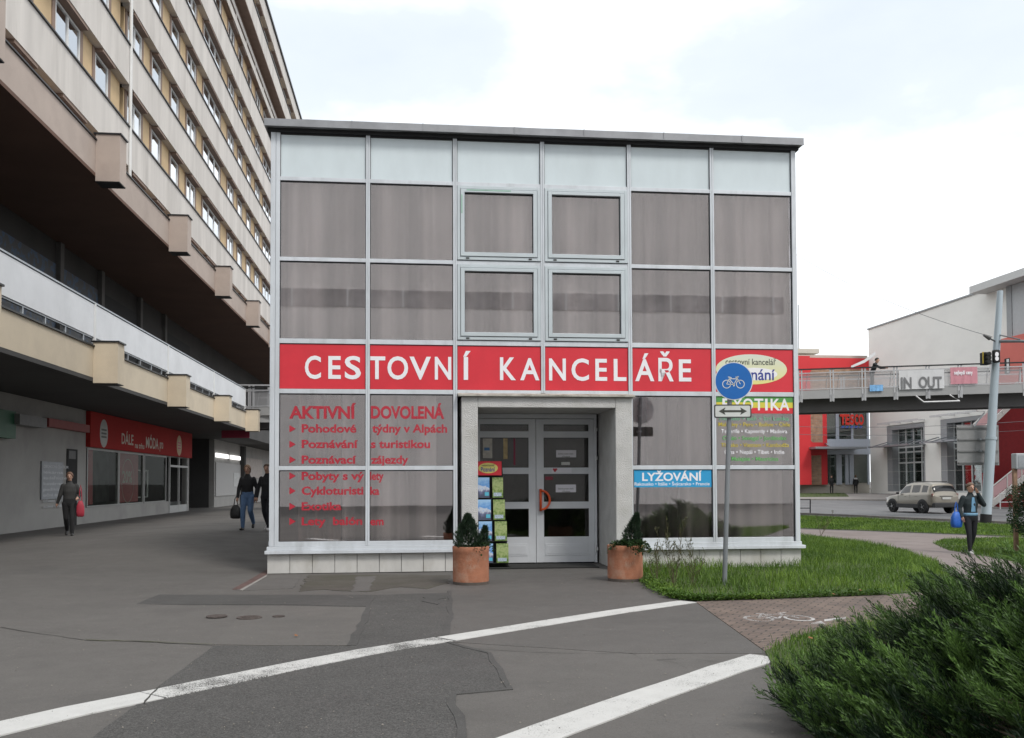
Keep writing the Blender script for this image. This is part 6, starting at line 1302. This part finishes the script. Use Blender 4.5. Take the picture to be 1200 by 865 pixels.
# ================================================================== CAR
def car(pos, yaw):
    t = thing('parked_car', 'silver beige compact SUV seen from its rear corner on the road under the bridge', 'car', pos, yaw)
    m_body = M('champagne silver car paint', (.27,.245,.205), .30, .5, var=.03, coat=.6); m_plas = M('black car plastic', (.03,.03,.032), .6); m_cg = M('dark car glass', (.014,.015,.017), .12, var=.0); m_tyre = M('tyre rubber', (.018,.018,.019), .85); m_rim = M('alloy rim', (.42,.42,.43), .35, .7)
    # sections along the length (x forward): x, z of sill, z belt, z roof, half width low, belt, roof
    Lh = 2.17
    stn = [(-2.17,.55,.98,1.02,.70,.74,.60),(-2.12,.42,1.05,1.10,.82,.82,.66),(-2.04,.36,1.10,1.40,.89,.885,.68),(-1.82,.32,1.10,1.70,.905,.90,.67),(-1.3,.30,1.09,1.76,.91,.905,.66),(-.7,.29,1.07,1.78,.91,.905,.66),(-.05,.29,1.05,1.76,.91,.905,.655),(.35,.29,1.03,1.69,.905,.90,.63),(.80,.29,1.02,1.36,.905,.895,.65),(1.15,.30,1.01,1.10,.90,.885,.70),(1.6,.32,.97,1.03,.895,.86,.66),(1.95,.36,.88,.95,.86,.80,.58),(2.12,.42,.74,.82,.76,.70,.5),(2.17,.5,.62,.68,.62,.58,.4)]
    def ring(s):
        x, z0, zb, zr, w0, wb, wr = s
        half = [(0,z0),(w0*.8,z0),(w0,z0+.10),(w0*1.01,(z0+zb)/2),(wb,zb-.03),(wb-.025,zb),(wr+.05,zr-.10),(wr-.04,zr-.02),(0,zr+.012)]
        return [(x, y, z) for y, z in half] + [(x, -y, z) for y, z in half[-2:0:-1]]
    sa = np.array(stn)
    for X in (-1.72, -1.20, -1.08, -.30, -.20, .28, .74, -2.08, -1.90, .44, 1.02):
        r_ = np.array([X] + [np.interp(X, sa[:,0], sa[:,c]) for c in range(1, 7)]); stn.append(tuple(r_))
    stn.sort(key=lambda q: q[0])
    mb = MB(); n = 16
    for s in stn: mb.v += ring(s)
    for i in range(len(stn)-1):
        xm = (stn[i][0]+stn[i+1][0])/2
        side = -1.72 < xm < -1.20 or -1.08 < xm < -.30 or -.20 < xm < .74
        rear = -2.08 < xm < -1.90; front = .44 < xm < 1.02
        for k in range(n):
            g = (side and k in (5, 10)) or ((rear or front) and k in (6, 7, 8, 9)) 
            mb.f.append((i*n+k, i*n+(k+1)%n, (i+1)*n+(k+1)%n, (i+1)*n+k)); mb.m.append(1 if g else 0)
    mb.f += [tuple(range(n)), tuple((len(stn)-1)*n+k for k in range(n))[::-1]]; mb.m += [0, 0]
    bo_ = mb.build('body', [m_body, m_cg], t, smooth=True); sub = bo_.modifiers.new('s', 'SUBSURF'); sub.levels = 2; sub.render_levels = 2
    bm = bmesh.new(); bm.from_mesh(bo_.data); bmesh.ops.recalc_face_normals(bm, faces=bm.faces[:]); bm.to_mesh(bo_.data); bm.free()
    for sy in (-1, 1):
        mb = MB(); mb.box(-.95, .95, sy*.90-.02, sy*.90+.03, .28, .52); mb.build('side_skirt', m_plas, t, bevel=.02)
        mb = MB(); mb.box(-1.55,.55, sy*.56-.02, sy*.56+.02, 1.765, 1.805); mb.build('roof_rail', m_plas, t, bevel=.01)
        mb = MB(); mb.box(.62,.80, sy*.93, sy*1.06, 1.05, 1.19); mb.build('mirror', m_plas, t, bevel=.04)
        mb = MB(); mb.box(-2.10,-1.90, sy*.62, sy*.86, .90, 1.12); mb.build('taillight', M('dark red tail lamp', (.12,.01,.012), .25), t, bevel=.03)
        mb = MB(); mb.box(1.88,2.10, sy*.50, sy*.78, .70, .84); mb.build('headlight', M('clear lamp', (.6,.6,.6), .1), t, bevel=.03)
        for d0 in (-.25, .80): mb = MB(); mb.box(d0-.004, d0+.004, sy*.902, sy*.912, .42, 1.04); mb.build('door_seam', m_plas, t)
        for d0 in (-.85, .10): mb = MB(); mb.box(d0, d0+.18, sy*.90, sy*.93, .93, .965); mb.build('door_handle', m_body, t)
        for wx in (-1.335, 1.335):
            mb = MB()
            for k in range(16):
                a0, a1 = R(-8+k*196/16), R(-8+(k+1)*196/16); mb.prism([(wx+r*math.cos(a), sy*.87, .345+r*math.sin(a)) for r, a in ((.355,a0),(.46,a0),(.46,a1),(.355,a1))], (0, sy*.055, 0))
            mb.lathe([(.001,0),(.36,0),(.36,.14),(.001,.14)], 20, (0,0,0), 0, Matrix.Translation((wx, sy*.915, .345)) @ Matrix.Rotation(R(90)*sy, 4, 'X')); mb.build('wheel_arch', m_plas, t)
            w_ = thing('wheel', '', 'x', (wx, sy*.80, .345)); w_.parent = t; del w_['label']; del w_['category']
            T = Matrix.Rotation(R(90), 4, 'X')
            mb = MB(); mb.lathe([(.20,-.115),(.33,-.115),(.345,-.08),(.345,.08),(.33,.115),(.20,.115),(.20,-.115)], 28, (0,0,0), 0, T); o = mb.build('tyre', m_tyre, w_); o.location = (0, sy*.03, 0)
            mb = MB(); mb.lathe([(.205,-.02),(.205,.02),(.001,.02),(.001,-.02)], 20, (0,0,0), 1, T)
            for k in range(5):
                a = k*2*math.pi/5; mb.bar((.03*math.cos(a), sy*.05, .03*math.sin(a)), (.2*math.cos(a), sy*.05, .2*math.sin(a)), .055, .05, 0, up=(0,1,0))
            mb.tube([(0, sy*.03, 0), (0, sy*.08, 0)], .05, 10, 0); o = mb.build('rim', [m_rim, m_plas], w_); o.location = (0, sy*.07, 0)
    mb = MB(); mb.box(-2.26,-2.0,-.84,.84,.34,.62); mb.build('rear_bumper', m_plas, t, bevel=.05); mb = MB(); mb.box(2.0,2.22,-.70,.70,.38,.60); mb.build('front_bumper', m_plas, t, bevel=.05)
    mb = MB(); mb.box(-2.215,-2.185,-.28,.28,.80,.92); mb.build('licence_plate', M('pale licence plate', (.5,.5,.48), .5), t); mb = MB(); mb.box(-2.20,-2.15,-.40,.40,.955,.985); mb.build('trim_strip', m_plas, t)
    return t
cp = at(1081, 601, 1.0); Yc = 54.5; cpos = at(1079, 600, Yc); car(Vector((cpos.x, Yc, gz(cpos.x, Yc)+.01)), R(104))

# ================================================================== PEOPLE
SKIN = M('skin', (.50,.30,.22), .55, var=.05)
def cloth(nm, c): return M(nm, c, .9, var=.12, scale=14, fine=.06, fscale=150)
def person(label, pos, yaw, h, cols, pose, hair=((.05,.03,.02), 'short'), group=None, vox=.011):
    """cols: dict top, legs, shoes; pose: joint positions in metres for a 1.75 m figure facing -Y"""
    t = thing('person', label, 'person', pos, yaw, group); sc = h/1.75; segs = []; bm_v, bm_f = [], []
    J = pose
    def ell_tube(rings, lab):                 # rings: (centre, rx, ry)
        segs.append((lab, [(Vector(c), max(rx, ry)) for c, rx, ry in rings])); o = len(bm_v); n = 18
        full = []
        c0, rx0, ry0 = rings[0]; c1, rx1, ry1 = rings[-1]
        d0 = (Vector(rings[0][0])-Vector(rings[1][0])).normalized(); d1 = (Vector(rings[-1][0])-Vector(rings[-2][0])).normalized()
        for e, g in ((.95,.3),(.6,.8)): full.append((Vector(c0)+d0*min(rx0,ry0)*e, rx0*g, ry0*g))
        full += [(Vector(c), rx, ry) for c, rx, ry in rings]
        for e, g in ((.6,.8),(.95,.3)): full.append((Vector(c1)+d1*min(rx1,ry1)*e, rx1*g, ry1*g))
        ax = (Vector(rings[-1][0])-Vector(rings[0][0])).normalized()
        X = Vector((1,0,0)) if abs(ax.x) < .8 else Vector((0,0,1)); Y = ax.cross(X).normalized(); X = Y.cross(ax).normalized()
        for c, rx, ry in full:
            for k in range(n): a = 2*math.pi*k/n; bm_v.append(tuple(c + X*rx*math.cos(a) + Y*ry*math.sin(a)))
        m = len(full)
        for i in range(m-1):
            for k in range(n): bm_f.append((o+i*n+k, o+i*n+(k+1)%n, o+(i+1)*n+(k+1)%n, o+(i+1)*n+k))
        bm_f.append(tuple(o+k for k in range(n))[::-1]); bm_f.append(tuple(o+(m-1)*n+k for k in range(n)))
    def limb(p, q, r0, r1, lab, mid=None):
        p, q = Vector(p), Vector(q); rm = mid or (r0+r1)/2*1.04; ell_tube([(p, r0, r0), (p.lerp(q,.4), rm, rm), (q, r1, r1)], lab)
    P = {k: Vector(v) for k, v in J.items()}
    pel, che, nk, hd = P['pelvis'], P['chest'], P['neck'], P['head']
    fat = cols.get('fat', 1.0)
    hipz = .045
    ell_tube([(pel+Vector((0,0,-.06)), .155*fat, .115*fat), (pel+Vector((0,0,.03)), .165*fat, .118*fat)], 'legs')
    ell_tube([(pel+(che-pel)*.10, .160*fat, .115*fat), (pel+(che-pel)*.45, .150*fat, .110*fat), (pel+(che-pel)*.85, .170*fat, .118*fat), (che+(nk-che)*.45, .165*fat, .10*fat), (che+(nk-che)*.85, .085, .07)], 'top')
    limb(nk-Vector((0,0,.03)), nk.lerp(hd, .55), .055, .052, 'skin')
    ell_tube([(hd+Vector((0,-.012,-.085)), .048, .062), (hd+Vector((0,-.006,-.04)), .066, .082), (hd+Vector((0,0,.02)), .075, .094), (hd+Vector((0,.006,.07)), .066, .084)], 'skin')
    limb(hd+Vector((0,-.092,.012)), hd+Vector((0,-.112,-.028)), .010, .015, 'skin')
    for s in (-1, 1): limb(hd+Vector((s*.074,.01,.015)), hd+Vector((s*.078,.012,-.03)), .014, .010, 'skin')
    for s, n_ in ((1,'l'),(-1,'r')):
        sh, elb, wr = P['sh'+n_], P['el'+n_], P['wr'+n_]; th_ = cols.get('sleeve', 1.0)
        limb(sh, elb, .056*th_, .048*th_, 'top'); limb(elb, wr, .049*th_, .036*th_, 'top')
        d = (wr-elb).normalized(); hb_ = wr + d*.075; sidev = Vector((0,-1,0)) if abs(d.y) < .7 else Vector((0,0,1)); fw = sidev.cross(d).normalized(); fa = fw.cross(d).normalized()
        ell_tube([(wr+d*.01, .030, .024), (wr+d*.05, .038, .020), (hb_+d*.01, .038, .018)], 'skin')
        for k in range(4):
            b = hb_ + fa*(-.030+.020*k); L_ = (.070,.080,.075,.058)[k]; bend = fw*s*-.012; limb(b, b+d*L_*.55+bend*.4, .0095, .009, 'skin'); limb(b+d*L_*.55+bend*.4, b+d*L_+bend*1.6, .009, .0075, 'skin')
        tb0 = wr+d*.03-fa*.032; limb(tb0, tb0+d*.035-fa*.022, .012, .011, 'skin'); limb(tb0+d*.035-fa*.022, tb0+d*.072-fa*.020, .011, .009, 'skin')
        hp_, kn, an = P['hip'+n_], P['kn'+n_], P['an'+n_]; fl = cols.get('leg', 1.0)
        limb(hp_, kn, .092*fat*fl, .062*fl, 'legs'); limb(kn, an, .062*fl, .043*fl, 'legs', .060*fl)
        toe = P['to'+n_]; fd = (toe-an); hl = an+Vector((0,.03,-.05)) if 'he'+n_ not in P else P['he'+n_]
        ell_tube([(hl, .038, .036), (an.lerp(toe,.45)+Vector((0,0,-.025)), .044, .036), (toe, .040, .026)], 'shoes'); limb(an+Vector((0,0,.01)), hl, .042, .038, 'shoes')
    me = bpy.data.meshes.new('b'); me.from_pydata(bm_v, [], bm_f); o = bpy.data.objects.new('b', me); COL.objects.link(o)
    rm = o.modifiers.new('r', 'REMESH'); rm.mode = 'VOXEL'; rm.voxel_size = vox; sm_ = o.modifiers.new('s', 'SMOOTH'); sm_.iterations = 3; sm_.factor = .45
    me2 = bpy.data.meshes.new_from_object(o.evaluated_get(bpy.context.evaluated_depsgraph_get())); bpy.data.objects.remove(o)
    me2.name = 'body'; labs = ['skin', 'top', 'legs', 'shoes']; mats = [SKIN, cols['top'], cols['legs'], cols['shoes']]
    C = np.empty(len(me2.polygons)*3); me2.polygons.foreach_get('center', C); C = C.reshape(-1,3); best = np.full(len(C), 9.9); idx = np.zeros(len(C), int)
    for lab, pts in segs:
        for (a, ra), (b, rb) in zip(pts[:-1], pts[1:]):
            a_, b_ = np.array(a), np.array(b); ab = b_-a_; tt = np.clip(((C-a_)@ab)/(ab@ab+1e-9), 0, 1); dist = np.linalg.norm(C-a_-tt[:,None]*ab, axis=1)-(ra+(rb-ra)*tt); u = dist < best; best[u] = dist[u]; idx[u] = labs.index(lab)
    me2.materials.clear()
    for m_ in mats: me2.materials.append(m_)
    me2.polygons.foreach_set('material_index', idx.astype(np.int32)); me2.polygons.foreach_set('use_smooth', [True]*len(C)); me2.update()
    b = bpy.data.objects.new('body', me2); COL.objects.link(b); b.parent = t; b.scale = (sc,)*3
    def part(mb, nm, mat, smooth=True): q = mb.build(nm, mat, t, smooth=smooth); q.scale = (sc,)*3; return q
    # hair and face details
    hm = M('hair', hair[0], .7, var=.2, scale=60); mb = MB(); n = 20; rows_ = 9
    low = {'short': .62, 'bob': .80, 'long': .80}[hair[1]]
    vs = []
    for i in range(rows_+1):
        for k in range(n):
            a = 2*math.pi*k/n; back = .5+.5*math.sin(a); lim = math.pi*(.30+(low-.30)*back**.7); f = lim*i/rows_
            vs.append((hd.x+.086*math.sin(f)*math.cos(a), hd.y+.004+.104*math.sin(f)*math.sin(a), hd.z+.022+.108*math.cos(f) - (.10*max(0, back-.35)*(i/rows_)**2 if hair[1] == 'long' else 0)))
    fs = [(i*n+k, i*n+(k+1)%n, (i+1)*n+(k+1)%n, (i+1)*n+k) for i in range(rows_) for k in range(n)]; mb.add(vs, fs); hq = part(mb, 'hair', hm); sd_ = hq.modifiers.new('t', 'SOLIDIFY'); sd_.thickness = .018; sd_.offset = 0
    mb = MB()
    for s in (-1, 1): mb.lathe([(.001,-.008),(.008,-.006),(.010,0),(.008,.006),(.001,.008)], 8, (hd.x+s*.031, hd.y-.086, hd.z+.014))
    part(mb, 'eyes', m_black); mb = MB(); mb.box(hd.x-.022, hd.x+.022, hd.y-.088, hd.y-.074, hd.z-.062, hd.z-.054); part(mb, 'mouth', M('lips', (.35,.12,.10), .5), False)
    return t
WALK = dict(pelvis=(0,0,.96), chest=(0,-.02,1.28), neck=(0,-.01,1.48), head=(0,-.03,1.635), shl=(.165,0,1.385), shr=(-.165,0,1.385), ell=(.235,.06,1.12), elr=(-.235,-.02,1.12), wrl=(.235,-.06,.88), wrr=(-.235,-.12,.88),
    hipl=(.09,0,.90), hipr=(-.09,0,.90), knl=(.095,-.15,.50), knr=(-.085,.02,.50), anl=(.085,-.16,.09), anr=(-.08,.27,.17), tol=(.10,-.30,.035), tor=(-.09,.17,.045), hel=(.085,-.13,.04), her=(-.08,.29,.11))
def P_(**k): d = dict(WALK); d.update(k); return d
STAND = P_(knl=(.10,-.02,.50), knr=(-.10,0,.50), anl=(.10,0,.085), anr=(-.10,.02,.085), tol=(.12,-.15,.03), tor=(-.12,-.13,.03), hel=(.10,.03,.04), her=(-.10,.05,.04))
blk_ = cloth('black cloth', (.018,.018,.020)); jean = cloth('blue denim', (.10,.17,.30)); dkj = cloth('dark navy trousers', (.016,.017,.022)); wsh = M('white trainers', (.62,.60,.60), .5); bsh = M('black shoes', (.02,.02,.02), .5); gry = cloth('charcoal coat', (.045,.045,.045))
def bag(name, label, pos, yaw, w_, d_, h_, mat, strap, bend=.0):
    t = thing(name, label, 'bag', pos, yaw); mb = MB(); n = 18
    prof = [(0,.55),(.06,.9),(.3,1.0),(.65,.92),(.9,.62),(1.0,.35)]; vs = []
    for z, s in prof:
        for k in range(n): a = 2*math.pi*k/n; c, s_ = math.cos(a), math.sin(a); vs.append((w_*s*np.sign(c)*abs(c)**.6, d_*s*np.sign(s_)*abs(s_)**.6, z*h_))
    mb.add(vs, [(i*n+k, i*n+(k+1)%n, (i+1)*n+(k+1)%n, (i+1)*n+k) for i in range(len(prof)-1) for k in range(n)] + [tuple(range(n))[::-1], tuple(5*n+k for k in range(n))]); mb.build('pouch', mat, t, smooth=True)
    mb = MB(); mb.tube([(-w_*.35,0,h_*.95), (-w_*.2,0,h_+strap*.7), (0,0,h_+strap), (w_*.2,0,h_+strap*.7), (w_*.35,0,h_*.95)], .012, 6); mb.build('strap', mat, t); return t
# woman by the arcade wall
a = G(81, 628.3); person('woman in black walking by the arcade wall with a red bag on her arm', a, R(20), 1.66, dict(top=gry, legs=blk_, shoes=bsh, sleeve=1.12, fat=1.05, leg=1.1), P_(wrr=(-.30,.02,.92), ell=(.25,.05,1.13), wrl=(.22,-.20,1.05)), ((.16,.09,.06), 'bob'))
bag('handbag', 'red shoulder bag hanging at the side of the woman in black', a+Vector((.30,-.03,.50)), R(20), .10, .07, .42, M('red bag cloth', (.40,.03,.055), .6, var=.1), .42)
# two walkers by the kiosk corner
a = G(290, 621.3); person('woman in a black jumper and blue jeans walking towards the viewer with a black bag', a, R(-4), 1.70, dict(top=blk_, legs=jean, shoes=bsh, leg=1.12, sleeve=1.05), P_(anl=(.085,.22,.20), knl=(.095,-.06,.52), tol=(.10,.14,.07), hel=(.085,.25,.14), anr=(-.08,-.14,.09), knr=(-.085,-.13,.50), tor=(-.09,-.28,.035), her=(-.08,-.11,.04)), ((.20,.12,.07), 'long'))
bag('handbag', 'black bag held low in the hand of the woman in blue jeans', a+Vector((-.30,-.02,.30)), R(0), .15, .08, .36, M('black bag leather', (.02,.02,.02), .5), .22)
a = G(313, 622); person('walker in dark clothes and white shoes half hidden behind the kiosk corner', a, R(-4), 1.74, dict(top=blk_, legs=dkj, shoes=wsh), WALK, ((.09,.06,.04), 'short'))
# man on the pink path, phone at the ear
a = G(1138, 649.3); RP = P_(shr=(-.18,0,1.39), elr=(-.26,.05,1.13), wrr=(-.25,-.05,.92), ell=(.30,-.10,1.22), wrl=(.13,-.13,1.50), knl=(.10,.03,.50), anl=(.07,.16,.13), tol=(.09,.05,.04), hel=(.07,.19,.08), knr=(-.095,-.09,.50), anr=(-.09,-.10,.085), tor=(-.10,-.25,.03), her=(-.09,-.07,.04))
person('man in a dark jacket and blue shirt on the pink path, hand to his ear', a, R(6), 1.77, dict(top=cloth('dark teal jacket', (.022,.032,.036)), legs=dkj, shoes=wsh, fat=1.10, sleeve=1.22), RP, ((.14,.09,.06), 'short'))
o = bag('shoulder_bag', 'bright blue bag carried beside the man in the dark jacket', a+Vector((-.36,-.02,.66)), R(10), .14, .09, .40, M('bright blue bag', (.02,.12,.50), .5, var=.15), .25)
mb = MB(); mb.prism([(-.055,-.118,1.06),(.055,-.118,1.06),(.045,-.138,1.30),(.02,-.128,1.42),(-.03,-.128,1.42),(-.05,-.138,1.30)], (0,-.016,0)); sh = mb.build('shirt_front', cloth('light blue shirt', (.16,.33,.50)), bpy.data.objects[[q.name for q in bpy.data.objects if q.get('label','').startswith('man in a dark')][0]])
mb = MB(); n = 24; mb.v += [(.183*math.cos(2*math.pi*k/n), -.0+.138*math.sin(2*math.pi*k/n), z) for z in (.955, 1.03) for k in range(n)]; mb.f += [(k, (k+1)%n, n+(k+1)%n, n+k) for k in range(n)]; mb.m += [0]*n; hm_ = mb.build('shirt_hem', cloth('light blue shirt hem', (.17,.32,.46)), sh.parent, smooth=True); q = hm_.modifiers.new('t','SOLIDIFY'); q.thickness = .01
# far figures
t_ = tb(1015.5); bpos = A0 + bp(t_, .9, -.02); person('person in black on the footbridge leaning over a white banner', bpos, R(60), 1.75, dict(top=blk_, legs=gry, shoes=bsh, sleeve=1.15), P_(chest=(0,-.12,1.25), neck=(0,-.20,1.44), head=(0,-.26,1.58), shl=(.18,-.14,1.38), shr=(-.18,-.14,1.38), ell=(.2,-.38,1.22), elr=(-.2,-.38,1.22), wrl=(.15,-.60,1.2), wrr=(-.15,-.60,1.2), **{k: STAND[k] for k in ('knl','knr','anl','anr','tol','tor','hel','her')}), ((.03,.025,.02), 'short'), vox=.016)
mb = MB(); x0_ = tb(987); L2 = t_-x0_; mb.add([(0,0,0),(L2*.55,.05,.25),(L2,.1,.62),(L2,.14,.80),(L2*.55,.09,.40),(0,.02,.10)], [(0,1,4,5),(1,2,3,4)]); o = mb.build('white_banner', m_ban, loc=A0+bp(x0_, 1.62, 1.16), rotz=ang); q = o.modifiers.new('t', 'SOLIDIFY'); q.thickness = .02; tag(o, 'long white banner being spread over the bridge railing by the person in black', 'banner')
a = G(1003, 578.3); person('standing person in black with a white collar facing the supermarket entrance', a, R(175), 1.75, dict(top=blk_, legs=blk_, shoes=bsh, sleeve=1.2, fat=1.1), STAND, ((.15,.09,.05), 'bob'), vox=.018)
mb = MB(); mb.lathe([(.20,1.36),(.17,1.44),(.09,1.50)], 18); par = [q for q in bpy.data.objects if q.get('label','').startswith('standing person')][0]; mb.build('white_shawl', wsh, par, smooth=True)
SIT = P_(pelvis=(0,0,.52), chest=(0,-.10,.84), neck=(0,-.16,1.02), head=(0,-.22,1.16), shl=(.18,-.12,.95), shr=(-.18,-.12,.95), ell=(.22,-.30,.74), elr=(-.22,-.30,.74), wrl=(.12,-.48,.66), wrr=(-.12,-.48,.66), hipl=(.09,-.03,.50), hipr=(-.09,-.03,.50), knl=(.11,-.45,.50), knr=(-.11,-.45,.50), anl=(.10,-.42,.09), anr=(-.10,-.42,.09), tol=(.11,-.57,.03), tor=(-.11,-.57,.03), hel=(.10,-.39,.04), her=(-.10,-.39,.04))
a = bq + Vector((-.6,.02,0)); person('person in a red jacket sitting on the low bench before the supermarket', a, R(60), 1.75, dict(top=cloth('red jacket', (.42,.02,.025)), legs=gry, shoes=bsh, sleeve=1.15), SIT, ((.05,.03,.02), 'short'), vox=.018)
a = at(974.5, 569, 88); a = Vector((a.x, 88, gz(a.x, 88))); person('person in black standing behind the street lamp at the glass entrance', a, R(0), 1.72, dict(top=blk_, legs=blk_, shoes=bsh), STAND, ((.05,.03,.02), 'short'), vox=.018)
a = G(942, 572.5); person('person in a white shirt at the ramp beside the kiosk edge', a, R(90), 1.74, dict(top=cloth('white shirt', (.6,.58,.58)), legs=blk_, shoes=bsh), WALK, ((.10,.06,.04), 'short'), vox=.018)
for q in [o for o in bpy.data.objects if o.parent is None and o.type == 'EMPTY' and o.get('category') == 'x']: q['category'] = 'thing'
bpy.context.view_layer.update()
